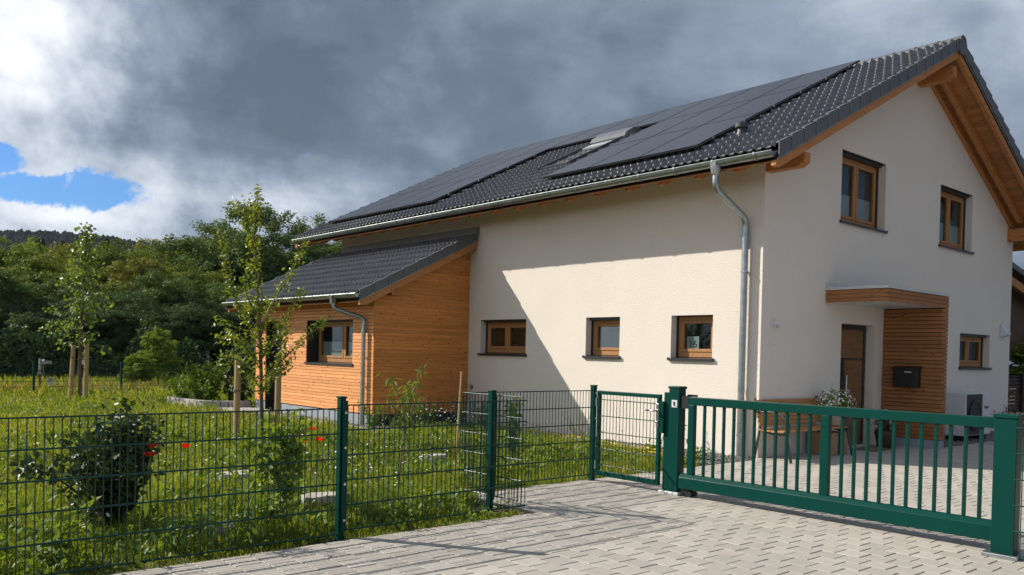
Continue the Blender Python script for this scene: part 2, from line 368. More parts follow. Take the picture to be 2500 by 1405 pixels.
# garden soil with gentle bumps
def soil_h(x,y):
    return .015*np.sin(x*1.7+y*.6)+.02*np.sin(x*.5-y*.9+1)+.012*np.sin(x*3.1+1.3)*np.sin(y*2.7)
xs=np.arange(-40,13,.5); ys=np.arange(-.6,60,.5)
ys=np.concatenate([[-1.31],ys]); X,Y=np.meshgrid(xs,ys)
fade=np.clip((Y+1.3)/1.5,0,1)*np.clip((-X+(-1.2))/2,0,1)
Zg=-.045+(soil_h(X,Y)-.01)*fade
V=np.stack([X,Y,Zg],-1).reshape(-1,3); nx=len(xs); ny=len(ys)
I=(np.arange(ny-1)[:,None]*nx+np.arange(nx-1)[None,:]).ravel()
F=np.stack([I,I+1,I+nx+1,I+nx],1)
# leave the part under the front driveway strip lower
o=link('garden_soil',fast_mesh('garden_soil',V,F,4),m_soil); tag(o,kind='structure')
# paving: real stones 20.4 x 20 cm, running bond
def ymax(x):
    return -1.33 if x<-5.80 else -.13 if x<.02 else -.95 if x>4.35 else -.03
b=MB()
px,py=.2044,.1985
nx0=int((-19+5.385)/px); nx1=int((13+5.385)/px)
for i in range(nx0,nx1):
    x0=-5.385+i*px; off=(i%2)*py/2
    for j in range(-66,22):
        y0=-4.08+.0+j*py+off+2.0*0; xc=x0+px/2; yc=y0+py/2
        ym=ymax(xc)
        if y0+.035>ym: continue
        gx,gy,c=.0022,.0040,.004
        X0,X1,Y0,Y1=x0+gx,x0+px-gx,y0+gy,min(y0+py,ym+gy)-gy
        z=random.uniform(-.0018,.0018); tl=random.uniform(-.0015,.0015)
        n=len(b.v)
        b.v+=[(X0,Y0,-.05),(X1,Y0,-.05),(X1,Y1,-.05),(X0,Y1,-.05),(X0,Y0,z-c),(X1,Y0,z-c),(X1,Y1,z-c),(X0,Y1,z-c),(X0+c,Y0+c,z+tl),(X1-c,Y0+c,z),(X1-c,Y1-c,z-tl),(X0+c,Y1-c,z)]
        b.f+=[(n+8,n+9,n+10,n+11)]
        for a in range(4):
            d=(a+1)%4; b.f+=[(n+a,n+d,n+4+d,n+4+a),(n+4+a,n+4+d,n+8+d,n+8+a)]
o=b.build('paved_driveway',m_pave); tag(o,kind='structure')
for nm,poly in (('paving_bed',[(-19,-17),(13,-17),(13,-.96),(4.36,-.96),(4.36,-.03),(.02,-.03),(.02,-.13),(-5.80,-.13),(-5.80,-1.325),(-19,-1.325)]),):
    b=MB(); b.quad(*[(x,y,-.018) for x,y in poly]); tag(b.build(nm,m_joint),kind='structure')
# lawn-edge kerb strip along the paving + gravel strips along the walls
b=MB(); rng=np.random.default_rng(3)
def gravel(poly_boxes,n):
    P=[]
    for x0,y0,x1,y1,k in poly_boxes: P.append(np.stack([rng.uniform(x0,x1,k),rng.uniform(y0,y1,k),rng.uniform(-.03,.004,k)],1))
    P=np.concatenate(P); n=len(P); s=rng.uniform(.008,.02,n)
    base=np.array([(1,0,0),(-1,0,0),(0,1,0),(0,-1,0),(0,0,1),(0,0,-1)],float)
    fc=np.array([(0,2,4),(2,1,4),(1,3,4),(3,0,4),(2,0,5),(1,2,5),(3,1,5),(0,3,5)])
    V=(P[:,None,:]+base[None]*s[:,None,None]*rng.uniform(.6,1.2,(n,6,1))).reshape(-1,3)
    F=(np.arange(n)[:,None,None]*6+fc[None]).reshape(-1,3); return V,F
V,F=gravel([(-.55,.05,-.0,6.85,4200),(-2.8,6.25,-.0,7.1,3600),(-2.8,7.1,-2.42,11,2600),(4.4,-.9,11,0,4500),(-1.3,-.12,-.45,.9,1500)],0)
o=link('gravel_strip',fast_mesh('gravel_strip',V,F,3),m_gravel); tag(o,kind='stuff')
b=MB()
for x0,y0,x1,y1 in ((-.58,.05,0,6.9),(-2.84,6.2,0,7.15),(-2.84,7.15,-2.4,11.2),(4.36,-.94,11,.0)): b.quad((x0,y0,-.022),(x1,y0,-.022),(x1,y1,-.022),(x0,y1,-.022))
tag(b.build('gravel_bed',m_gravel),kind='structure')
b=MB(); b.box(-.66,.9,-.1,-.59,6.15,.035); b.box(-2.93,6.13,-.1,-.59,6.2,.035); b.box(-2.93,6.2,-.1,-2.85,11.2,.035)
o=b.build('kerb_edging',m_conc,bevel=.006); tag(o,kind='structure')
b=MB(); b.box(-3.3,11.25,-.06,-2.38,12.9,.02); o=b.build('door_path',m_conc); tag(o,kind='structure')

# ------------------------------------------------------------------ house
SL=.503; ANG=math.atan(SL); ZT=4.86           # tile pan plane z=ZT+SL*x
W,LEN=10.37,12.72; OV=.76; EX=-.86; FARE=13.72; APX=W/2
house=thing('house','cream rendered two-storey house with anthracite tiled gable roof and wooden eaves','house',(0,0,0))
def wallpanel(b,axis,plane,u0,u1,z0,z1,holes,clip=None,depth=.2,inv=1):
    us=sorted({u0,u1}|{h[0] for h in holes}|{h[1] for h in holes}); zs=sorted({z0,z1}|{h[2] for h in holes}|{h[3] for h in holes})
    P=(lambda u,d,z:(plane+d*inv,u,z)) if axis=='x' else (lambda u,d,z:(u,plane+d*inv,z))
    for i in range(len(us)-1):
        for j in range(len(zs)-1):
            uc=(us[i]+us[i+1])/2; zc=(zs[j]+zs[j+1])/2
            if any(h[0]<uc<h[1] and h[2]<zc<h[3] for h in holes): continue
            poly=[(us[i],zs[j]),(us[i+1],zs[j]),(us[i+1],zs[j+1]),(us[i],zs[j+1])]
            if clip:
                for f in clip:
                    out=[]
                    for k in range(len(poly)):
                        p,q=poly[k],poly[(k+1)%len(poly)]; fp,fq=f(*p),f(*q)
                        if fp>=0: out.append(p)
                        if (fp>=0)!=(fq>=0):
                            t=fp/(fp-fq); out.append((p[0]+(q[0]-p[0])*t,p[1]+(q[1]-p[1])*t))
                    poly=out
                    if len(poly)<3: break
                if len(poly)<3: continue
            b.quad(*[P(u,0,z) for u,z in poly])
    for h in holes:
        a,c,e,g_=h[:4]; d=h[4] if len(h)>4 else depth
        b.quad(P(a,0,e),P(a,d,e),P(a,d,g_),P(a,0,g_)); b.quad(P(c,0,e),P(c,0,g_),P(c,d,g_),P(c,d,e))
        b.quad(P(a,0,g_),P(a,d,g_),P(c,d,g_),P(c,0,g_)); b.quad(P(a,0,e),P(c,0,e),P(c,d,e),P(a,d,e))
b=MB()
W1,W2,W3=(5.33,6.77,1.475,2.195),(2.845,3.675,1.475,2.195),(.875,1.705,1.475,2.195)
UA,UB,GC,DR=(2.315,3.93,3.87,5.095),(6.30,7.94,3.87,5.095),(7.49,9.155,1.41,2.15),(2.46,3.68,.0,2.15)
wallpanel(b,'x',0,0,LEN,-.25,4.72,[W1,W2,W3],depth=.2)
wallpanel(b,'y',0,0,W,-.25,7.6,[UA,UB,GC,DR],clip=[lambda u,z:4.60+SL*u-z,lambda u,z:4.60+SL*(W-u)-z],depth=.2)
b.quad((0,LEN,-.2),(W,LEN,-.2),(W,LEN,4.5),(APX,LEN,7.1),(0,LEN,4.5)); b.quad((W,0,-.2),(W,LEN,-.2),(W,LEN,4.5),(W,0,4.5))
b.build('wall',m_plaster,house)
def window(parent,axis,plane,h,mull=True,blind=None,sill=True,depth=.17,top_dark=True,jamb=None,sillm=None,split=.5):
    u0,u1,z0,z1=h[:4]
    P=(lambda u,d,z:(plane+d,u,z)) if axis=='x' else (lambda u,d,z:(u,plane+d,z))
    def B(b,ua,ub,da,db,za,zb): p=P(ua,da,za);q=P(ub,db,zb); b.box(*p,*q)
    sl=.028   # guide rail width
    top=.05 if top_dark else .015
    fr=MB(); fw_=.062; d0,d1=depth,depth+.07
    a0,a1,c0,c1=u0+sl,u1-sl,z0+.035,z1-top
    B(fr,a0,a0+fw_,d0,d1,c0,c1);B(fr,a1-fw_,a1,d0,d1,c0,c1);B(fr,a0+fw_,a1-fw_,d0,d1,c0,c0+.085);B(fr,a0+fw_,a1-fw_,d0,d1,c1-fw_,c1)
    secs=[(a0+fw_,a1-fw_)]
    if mull:
        mc=a0+(a1-a0)*split; B(fr,mc-.03,mc+.03,d0-.004,d1,c0+.085,c1-fw_); secs=[(a0+fw_,mc-.03),(mc+.03,a1-fw_)]
    sw=.052
    for s0,s1 in secs:
        e0,e1=c0+.085,c1-fw_
        B(fr,s0+.002,s0+sw,d0-.012,d1-.01,e0+.002,e1-.002);B(fr,s1-sw,s1-.002,d0-.012,d1-.01,e0+.002,e1-.002);B(fr,s0+sw,s1-sw,d0-.012,d1-.01,e0+.002,e0+sw);B(fr,s0+sw,s1-sw,d0-.012,d1-.01,e1-sw,e1-.002)
    w=fr.build('window',m_wframe,parent,bevel=.004)
    pn=MB()
    for s0,s1 in secs: B(pn,s0+sw,s1-sw,d0+.022,d0+.034,c0+.085+sw,c1-fw_-sw)
    pn.build('pane',m_glass,w)
    if blind:
        bl=MB()
        for s0,s1 in secs:
            zt=c0+.1+(c1-c0-.2)*blind; B(bl,s0+sw-.002,s1-sw+.002,d0+.052,d0+.06,c0+.1,zt); B(bl,s0+sw-.002,s1-sw+.002,d0+.045,d0+.065,zt,zt+.018)
        bl.build('blind',m_blind,w)
    rl=MB(); B(rl,u0+.002,u0+sl,depth-.03,depth+.06,z0+.03,z1-.002); B(rl,u1-sl,u1-.002,depth-.03,depth+.06,z0+.03,z1-.002); B(rl,u0+sl,u1-sl,depth-.1,depth+.06,z1-top,z1-.002)
    if top_dark: B(rl,u0+.002,u1-.002,.012,depth-.06,z1-.012,z1-.003)
    rl.build('shutter_rail',m_anth,w)
    if sill:
        si=MB(); zb=z0-.02
        pts=[P(u0-.03,depth+.02,z0+.032),P(u0-.03,-.045,z0+.008),P(u0-.03,-.045,z0-.03),P(u0-.03,-.038,z0-.03),P(u0-.03,-.038,z0),P(u0-.03,depth+.02,z0+.022)]
        e=Vector(P(u1+.03,0,0))-Vector(P(u0-.03,0,0))
        si.prism(pts,e)
        for uu in (u0-.036,u1+.028): B(si,uu,uu+.008,-.047,.0,z0-.03,z0+.022)
        si.build('sill',sillm or m_anth,w)
    rm=MB(); ri=MB()
    q=[P(u0+.0,depth+.065,z0),P(u1,depth+.065,z0),P(u1,depth+.065,z1),P(u0,depth+.065,z1)]; r_=[P(u0-.3,depth+.9,z0-.4),P(u1+.3,depth+.9,z0-.4),P(u1+.3,depth+.9,z1+.1),P(u0-.3,depth+.9,z1+.1)]
    for k in range(4):
        rm.quad(q[k],q[(k+1)%4],r_[(k+1)%4],r_[k])
    rm.quad(*r_); rm.build('room',m_int,w)
    return w
window(house,'x',0,W1,mull=True,split=.52); window(house,'x',0,W2,mull=False); w3=window(house,'x',0,W3,mull=False,top_dark=False)
window(house,'y',0,UA,mull=True,blind=.42,split=.5); window(house,'y',0,UB,mull=True,blind=.42,split=.5); window(house,'y',0,GC,mull=True,split=.5)
# number 16 on a sheet of paper inside the right-hand window
npap=thing('number_sign','white sheet with number 16 standing inside the small window nearest the corner','sign',(.215,1.5,1.63))
b=MB(); b.box(.212,1.29,1.632,.216,1.535,1.855); b.build('sheet',m_paper,npap)
def text(body,size,m,parent,mat_w,name='lettering',bold=0,ext=.001):
    cu=bpy.data.curves.new(name,'FONT'); cu.body=body; cu.size=size; cu.extrude=ext; cu.offset=bold; cu.align_x='CENTER'
    t=bpy.data.objects.new('tmp_text',cu); COL.objects.link(t); bpy.context.view_layer.update()
    me=bpy.data.meshes.new_from_object(t.evaluated_get(bpy.context.evaluated_depsgraph_get())); COL.objects.unlink(t); bpy.data.objects.remove(t)
    me.transform(mat_w); me.name=name; return link(name,me,m,parent)
# text on an x=const plane facing -x: text x-axis -> -y, text y-axis -> z
TX=lambda p:Matrix.Translation(p)@Matrix(((0,0,-1,0),(-1,0,0,0),(0,1,0,0),(0,0,0,1)))
TY=lambda p:Matrix.Translation(p)@Matrix(((1,0,0,0),(0,0,-1,0),(0,1,0,0),(0,0,0,1)))
text('16',.175,m_ink,npap,TX((.2105,1.41,1.67)),bold=.0)
# --- front door
b=MB(); x0,x1,zt=DR[0],DR[1],DR[3]; d=.16
b.box(x0+.002,d,.0,x0+.07,d+.07,zt-.002); b.box(x1-.07,d,.0,x1-.002,d+.07,zt-.002); b.box(x0+.07,d,zt-.09,x1-.07,d+.07,zt-.002); b.box(x0+.07,d,0,x1-.07,d+.07,.03)
b.box(x0+.07,d+.015,1.53,x1-.07,d+.06,1.555); b.box(x0+.07,d+.012,.031,x0+.13,d+.06,1.53); b.box(x0+.37,d+.012,.031,x0+.48,d+.06,1.53); b.box(x0+.481,d+.014,.72,x1-.07,d+.06,.735); b.box(x0+.131,d+.014,.72,x0+.369,d+.06,.735)
door=b.build('door',m_anth,house)
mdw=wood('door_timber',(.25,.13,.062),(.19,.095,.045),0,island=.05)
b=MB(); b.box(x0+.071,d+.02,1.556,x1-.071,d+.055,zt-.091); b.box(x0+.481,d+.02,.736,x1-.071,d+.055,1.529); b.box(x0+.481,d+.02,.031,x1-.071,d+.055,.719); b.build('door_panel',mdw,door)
b=MB(); b.box(x0+.131,d+.022,.031,x0+.369,d+.05,.719); b.box(x0+.131,d+.022,.736,x0+.369,d+.05,1.529); b.build('door_glass',mat('door_glass',(.07,.085,.10),scale=2,rough=.08),door)
b=MB(); b.tube([(x0+.5,d-.02,.85),(x0+.5,d-.02,1.25)],.014,8); b.box(x0+.494,d-.02,.87,x0+.506,d+.02,.88); b.box(x0+.494,d-.02,1.22,x0+.506,d+.02,1.23); b.build('handle',m_steel,door)
# --- entrance canopy + timber screen (parts of the house)
CX0,CX1,CD=1.9,4.24,-1.04
b=MB(); b.box(CX0+.03,CD+.03,2.47,CX1-.02,-.001,2.66); b.build('canopy',m_white,house)
can=house.children[-1]
b=MB()
for k in range(3):
    z=2.467+k*.068
    b.box(CX0,CD,z,CX0+.022,-.001,z+.060); b.box(CX0+.0222,CD,z,CX1-.0,CD+.022,z+.060); b.box(CX1-.022,CD+.0222,z,CX1,-.001,z+.06)
b.build('fascia',m_scr,can)
b=MB(); b.box(CX0-.02,CD-.02,2.672,CX1+.02,-.002,2.715); b.prism([(CX0,-.003,2.716),(CX0,-.003,2.80),(CX0,-.014,2.80),(CX0,-.09,2.716)],(CX1-CX0,0,0)); b.build('flashing',m_ztop,can)
for cx_,cy_ in ((2.55,-.55),(3.35,-.6)): b=MB(); b.lathe((cx_,cy_,2.46),[(.045,0),(.05,.004),(.045,.009)],14); b.build('downlight',m_white,can)
b=MB()
for k in range(33):
    z=.16+k*.0698; ins=.0 if k%2 else .0
    b.box(4.0,CD,z,4.022,-.001,z+.062); b.box(4.218,CD,z,4.24,-.001,z+.062); b.box(4.0222,CD,z,4.2178,CD+.022,z+.062)
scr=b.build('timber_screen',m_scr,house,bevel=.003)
b=MB(); b.box(4.024,CD+.024,-.1,4.216,-.002,2.465); b.build('core',m_dark,scr)
b=MB(); b.box(4.01,CD+.01,-.1,4.23,-.003,.15); b.build('plinth',m_plinth,scr)
# --- roof
def tiles(b,org_,e,u,n,Lw,S,lip=.046,per=.15,course=.36,start=0.):
    """e: along eave, u: up the slope, n: normal"""
    org_=np.array(org_);e=np.array(e);u=np.array(u);n=np.array(n)
    ns=8; m=int(round(Lw/per))*ns+1; t=np.linspace(0,Lw,m); ph=(t/per)%1
    h=np.where(ph<.5,.052*np.sin(np.pi*np.clip(ph/.5,0,1))**.8,0)-.004*np.where(ph>=.5,np.sin(np.pi*np.clip((ph-.5)/.5,0,1)),0)
    nc=int(math.ceil(S/course)); V=[];F=[]
    for i in range(nc):
        s0=i*course; s1=min(S,s0+course+.03); j=RNG.normal(0,.0012)
        rows=[(s0+.004,lip-.036),(s0,lip-.014),(s0+.02,lip),(s1,0.)]
        base=len(V)*m if False else sum(len(x) for x in V)
        for k,(s,hh) in enumerate(rows):
            hh2=h*((.55,1.0,1.22,.82)[k])+hh+j
            V.append(org_+t[:,None]*e+s*u+hh2[:,None]*n)
        I=np.arange(m-1)
        for k in range(3): F.append(np.stack([base+k*m+I,base+(k+1)*m+I,base+(k+1)*m+I+1,base+k*m+I+1],1))
    return np.concatenate(V),np.concatenate(F)
cu,su=math.cos(ANG),math.sin(ANG); SLEN=(APX-EX)/cu
def roofpart(name,parent,org_,e,u,n,Lw,S):
    V,F=tiles(None,org_,e,u,n,Lw,S); me=fast_mesh(name,V,F,4); o=link(name,me,m_tile,parent); me.polygons.foreach_set('use_smooth',[True]*len(me.polygons)); me.set_sharp_from_angle(angle=R(38)); return o
roof=roofpart('roof',house,(EX,-OV+.06,ZT+SL*EX),(0,1,0),(cu,0,su),(-su,0,cu),FARE+OV-.12,SLEN-.03)
roofpart('roof_slope',roof,(W-EX,FARE-.06,ZT+SL*EX),(0,-1,0),(-cu,0,su),(su,0,cu),FARE+OV-.12,SLEN-.03)
b=MB()
for sg in (0,1):
    X=lambda x:x if sg==0 else W-x
    P=lambda x,dz,y:(X(x),y,ZT+SL*x+dz)
    # underlay sandwich
    b.prism([P(EX+.02,-.045,-OV+.05),P(APX,-.045,-OV+.05),P(APX,-.10,-OV+.05),P(EX+.02,-.10,-OV+.05)],(0,FARE+OV-.1,0))
b.build('underlay',m_dark,roof)
# verge tiles: overlapping L-shaped side tiles
for y,s in ((-OV,1),(FARE,-1)):
    for sg in (0,1):
        b=MB(); nC=19; cl=SLEN/ (nC-.3)
        for i in range(nC):
            a0=EX+i*cl*cu; a1=min(APX+.02,a0+(cl+.02)*cu); X=lambda x:x if sg==0 else W-x
            o0=.012 ; lo=lambda x,off:ZT+SL*x+off
            pts=[(a0,lo(a0,.062+.022)),(a1,lo(a1,.062)),(a1,lo(a1,-.135)),(a0,lo(a0,-.135-.004+.0))]
            y0=y-s*.012*0
            b.prism([(X(px_),y+s*(0 if k in(0,3) else .014),z_) for k,(px_,z_) in enumerate(pts)],(0,s*.02,0))
            b.prism([(X(a0),y+s*.0,lo(a0,.086)),(X(a1),y+s*.014,lo(a1,.062)),(X(a1),y+s*.11,lo(a1,.058)),(X(a0),y+s*.11,lo(a0,.082))],(0,0,-.018))
        b.build('verge_tile',m_tileflat,roof,bevel=.004)
# ridge caps
b=MB(); zr=ZT+SL*APX; nR=int((FARE+OV)/.42)
for i in range(nR):
    y0=-OV-.02+i*.42; 
    for k,(ya,yb,rr) in enumerate(((y0,y0+.46,0),)):
        A=[];B_=[]
        for q in range(9):
            a=math.pi*q/8; A.append((APX-math.cos(a)*.145,ya,zr-.035+math.sin(a)*.125)); B_.append((APX-math.cos(a)*.130,yb,zr-.035+math.sin(a)*.11))
        n=len(b.v); b.v+=A+B_
        for q in range(8): b.f.append((n+q,n+q+1,n+9+q+1,n+9+q))
        Ai=[(APX-math.cos(math.pi*q/8)*.122,ya,zr-.04+math.sin(math.pi*q/8)*.10) for q in range(9)]; n2=len(b.v); b.v+=Ai
        for q in range(8): b.f.append((n+q+1,n+q,n2+q,n2+q+1))
A=[(APX-math.cos(math.pi*q/8)*.13,-OV-.012,zr-.035+math.sin(math.pi*q/8)*.11) for q in range(9)]
b.quad(*A)
b.prism([(APX-.15,-OV-.008,zr-.03),(APX+.15,-OV-.008,zr-.03),(APX+.14,-OV-.008,zr-.2),(APX,-OV-.008,zr-.27),(APX-.14,-OV-.008,zr-.2)],(0,.03,0))
b.build('ridge_cap',m_tileflat,roof,smooth=False)
# soffit boards, barge rafters, purlins, rafter tails
b=MB()
def sof(b,y0,y1,sg,xa,xb):
    X=lambda x:x if sg==0 else W-x
    nb=int((xb-xa)/.125)
    for i in range(nb):
        a0=xa+i*.125; a1=a0+.121
        b.prism([(X(a0),y0,ZT+SL*a0-.2),(X(a1),y0,ZT+SL*a1-.2),(X(a1),y0,ZT+SL*a1-.18),(X(a0),y0,ZT+SL*a0-.18)],(0,y1-y0,0))
for sg in (0,1): sof(b,-OV+.1,.02,sg,EX+.03,APX); sof(b,.02,FARE-.08,sg,EX+.03,.12); sof(b,LEN-.02,FARE-.08,sg,.12,APX)
b.build('soffit',m_soff,roof)
for sg in (0,1):
    X=lambda x:x if sg==0 else W-x
    for y0,y1 in ((-OV+.025,-OV+.035),(FARE-.035,FARE-.025)):
        b=MB(); b.prism([(X(EX),y0,ZT+SL*EX-.135),(X(APX),y0,ZT+SL*APX-.135),(X(APX),y0,ZT+SL*APX-.165),(X(EX),y0,ZT+SL*EX-.165)],(0,y1-y0,0)); b.build('verge_lath',m_zincd,roof)
def rafter(y0,y1,sg,dz0,dz1,xa,xb,tail=True):
    b=MB(); X=lambda x:x if sg==0 else W-x
    z=lambda x,d:ZT+SL*x+d
    pts=[(X(xa),y0,z(xa,dz0)),(X(xb),y0,z(xb,dz0)),(X(xb),y0,z(xb,dz1)),(X(xa+.10),y0,z(xa+.10,dz1)),(X(xa),y0,z(xa,(dz0*.45+dz1*.55)))]
    b.prism(pts,(0,y1-y0,0)); return b.build('rafter',m_beam,roof,bevel=.006)
for sg in (0,1):
    rafter(-OV+.05,-OV+.13,sg,-.165,-.30,EX+.0,APX-.003,True); rafter(-.30,-.20,sg,-.2005,-.33,.3,APX-.003); rafter(-.075,-.002,sg,-.2005,-.335,.1,APX-.003)
    for yb in (FARE-.13,): rafter(yb,yb+.08,sg,-.165,-.30,EX,APX-.003)
RY=[.03+.695*k for k in range(20)]
for y in RY:
    if y<FARE-.3: rafter(y-.04,y+.04,0,-.2005,-.31,EX+.12,.02)
b=MB()
def purlin(x0,x1,z0,z1,y0=-.64):
    b=MB(); b.prism([(x0,.0,z0),(x0,.0,z1),(x0,y0,z1),(x0,y0,z0+.06),(x0,y0+.10,z0)],(x1-x0,0,0)); b.build('purlin',m_beamy,roof,bevel=.008)
purlin(APX-.09,APX+.09,6.78,7.02); purlin(.0,.17,4.34,4.545); purlin(W-.37,W-.2,4.33,4.62,-.74)
# gutter, brackets, downpipe
def halfpipe(b,x,z,y0,y1,r=.075,n=12,th=.006):
    for rr,fl in ((r,0),(r-th,1)):
        m=len(b.v)
        for y in (y0,y1):
            for k in range(n+1):
                a=math.pi+math.pi*k/n; b.v.append((x+rr*math.cos(a),y,z+rr*math.sin(a)))
        for k in range(n): b.f.append((m+k,m+k+1,m+n+2+k,m+n+1+k) if not fl else (m+k+1,m+k,m+n+1+k,m+n+2+k))
    b.tube([(x-r-.004,y0,z+.004),(x-r-.004,y1,z+.004)],.011,8)
    b.box(x+r-.004,y0,z-.001,x+r+.002,y1,z+.03)
    for y in (y0,y1):
        A=[(x+r*math.cos(math.pi+math.pi*k/n),y-.002,z+r*math.sin(math.pi+math.pi*k/n)) for k in range(n+1)]; b.prism(A,(0,.004,0))
def bracket(b,x,z,y,r=.079,n=10,w=.03):
    for k in range(n):
        a0=math.pi*.95+math.pi*1.02*k/n; a1=math.pi*.95+math.pi*1.02*(k+1)/n
        p=lambda a,rr:(x+rr*math.cos(a),y-w/2,z+rr*math.sin(a))
        b.prism([p(a0,r-.001),p(a1,r-.001),p(a1,r+.006),p(a0,r+.006)],(0,w,0))
    b.box(x-r-.012,y-w/2,z-.004,x-r+.004,y+w/2,z+.022); 
GX,GZ=EX-.025,4.375
b=MB(); halfpipe(b,GX,GZ,-OV+.06,FARE-.05); gut=b.build('gutter',m_zinc,house,smooth=True); gut.data.set_sharp_from_angle(angle=R(35))
for k in range(20): b=MB(); bracket(b,GX,GZ,-.42+.70*k); b.build('gutter_bracket',m_zinc,gut)
def downpipe(parent,gx,gz,y,wx,ztop,zbot,r=.046,yo=0,k=1.):
    b=MB(); b.tube([(gx,y,gz-.05),(gx,y,gz-.05-.07*k),(gx,y,gz-.05-.15*k)],[.085,.075,r],14,cap=False)
    dx=wx-gx; zt2=ztop; f=lambda q:(gx+dx*q,y+yo*q)
    pts=[(gx,y,gz-.05-.15*k),(gx,y,gz-.05-.24*k),(*f(.03),gz-.05-.31*k),(*f(.10),gz-.05-.37*k)]
    pts+=[(*f(.90),zt2+.10*k),(*f(.97),zt2+.04*k),(wx,y+yo,zt2-.04*k),(wx,y+yo,zt2-.2)]
    pts=[Vector(p) for p in pts]; b.tube(smoothpath(pts[:4],4)+smoothpath(pts[4:],4),r,14)
    b.tube([(wx,y+yo,zt2-.2),(wx,y+yo,zbot)],r,16)
    for z in (zt2-.2,1.05): b.tube([(wx,y+yo,z-.06),(wx,y+yo,z+.015)],r+.004,16)
    b.prism([(gx-.09,y-.055,gz+.005),(gx-.085,y+.055,gz+.005),(gx-.06,y+.035,gz-.17),(gx-.06,y-.035,gz-.17)],(.008,0,0))
    p=b.build('downpipe',m_zinc,parent,smooth=True); p.data.set_sharp_from_angle(angle=R(35))
    for z in (zt2-.75,.75,.32):
        c=MB(); c.tube([(wx,y+yo,z),(wx,y+yo,z+.018)],r+.008,16); c.box(wx+r,y+yo-.01,z,wx+r+.05,y+yo+.01,z+.018); c.build('pipe_clip',m_steel,p)
    return p
downpipe(house,GX,GZ,.262,-.085,3.58,.0,r=.05)
# roof window with roller shutter, and vent pipe
def RP(x,dn,y): return (x-su*dn,y,ZT+SL*x+cu*dn)     # point over the roof plane
def rbox(b,x0,x1,y0,y1,n0,n1):
    b.prism([RP(x0,n0,y0),RP(x1,n0,y0),RP(x1,n1,y0),RP(x0,n1,y0)],(0,y1-y0,0))
b=MB(); rbox(b,.98,2.62,5.14,5.23,.02,.13); rbox(b,.98,2.62,6.05,6.14,.02,.13); rbox(b,.98,1.06,5.23,6.05,.02,.11); rbox(b,2.54,2.62,5.23,6.05,.02,.125)
sk=b.build('roof_window',m_anth,house,bevel=.012)
b=MB(); rbox(b,1.06,2.54,5.23,6.05,.05,.075); b.build('pane',mat('roof_window_glass',(.20,.21,.21),scale=2,rough=.08,spec=1),sk)
b=MB(); b.prism([RP(2.52,.07,5.12),RP(2.70,.19,5.12),RP(2.95,.22,5.12),RP(3.12,.17,5.12),RP(3.16,.02,5.12),RP(2.5,.02,5.12)],(0,1.04,0)); b.build('shutter_box',mat('shutter_box_grey',(.22,.225,.235),scale=3,rough=.3,metal=.3),sk,bevel=.012)
b=MB(); rbox(b,2.22,2.50,5.24,6.04,.076,.11); b.build('shutter_slat',m_alu,sk)
b=MB(); rbox(b,.86,.975,5.16,6.12,.03,.07); b.build('flashing',m_alu,sk)
b=MB(); b.lathe((.38,.70,ZT+SL*.38),[(.10,-.05),(.085,.05),(.068,.09),(.068,.17),(.066,.18)],16); vp=b.build('vent_pipe',m_vent,house,smooth=True)
b=MB(); b.lathe((.38,.70,ZT+SL*.38+.15),[(.10,0),(.104,.01),(.104,.065),(.09,.08),(.05,.085)],18); b.build('vent_cap',m_vent,vp)

# ------------------------------------------------------------------ timber annexe
AX,AY0,AY1=-2.38,7.2,12.62
ann=thing('annexe','orange larch clad lean-to annexe with tiled roof built against the long wall','annexe',(AX,AY0,0))
AZ=4.02; aEX=-2.88; AV=6.9; AFAR=13.30   # tile pan plane z=AZ+SL*x
SW=(7.985,10.0,1.19,2.12); SD=(11.2,12.08,.0,2.13)
slat=.068
b=MB(); k=0; z=.225
while z<2.66:
    segs=[(AY0+.0,AY1)]
    for h in (SW,SD):
        if h[2]-.02<z+.03<h[3]:
            ns=[]
            for s0,s1 in segs:
                if h[0]>s0 and h[1]<s1: ns+=[(s0,h[0]),(h[1],s1)]
                else: ns.append((s0,s1))
            segs=ns
    for s0,s1 in segs:
        b.prism([(AX,s0,z),(AX,s0,z+.056),(AX+.022,s0,z+.066),(AX+.022,s0,z+.010)],(0,s1-s0,0))
    z+=slat
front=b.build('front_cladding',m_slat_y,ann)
b=MB(); z=.225
while z<4.05:
    xt=min(-.002,1e9); x0=max(AX+.0,(z+.058-AZ+.14)/SL)
    if x0<-.06:
        b.prism([(x0,AY0-.022,z),(x0,AY0-.022,z+.0655),(x0,AY0,z+.0675),(x0,AY0,z+.002)],(-.003-x0,0,0))
    z+=slat
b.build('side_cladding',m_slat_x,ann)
# core body with recessed openings
b=MB(); wallpanel(b,'x',AX+.024,AY0+.001,AY1,-.1,2.70,[SW+(.30,),SD+(.22,)])
b.quad((AX+.024,AY0+.002,-.1),(-.001,AY0+.002,-.1),(-.001,AY0+.002,AZ-.13),(AX+.024,AY0+.002,AZ+SL*AX-.11)); b.quad((AX+.024,AY1,-.1),(-.001,AY1,-.1),(-.001,AY1,AZ-.13),(AX+.024,AY1,AZ+SL*AX-.11))
b.build('wall',m_anth,ann)
b=MB(); b.box(AX+.012,AY0+.014,-.1,-.005,SD[0]-.01,.20); b.box(AX+.012,SD[1]+.01,-.1,-.3,AY1-.01,.20); b.build('plinth',m_plinth,ann)
window(ann,'x',AX+.024,SW,mull=True,blind=.48,depth=.27,split=.42,top_dark=False)
b=MB(); b.box(AX+.21,SD[0],-.02,AX+.25,SD[1],SD[3]); dd=b.build('door',m_anth,ann)
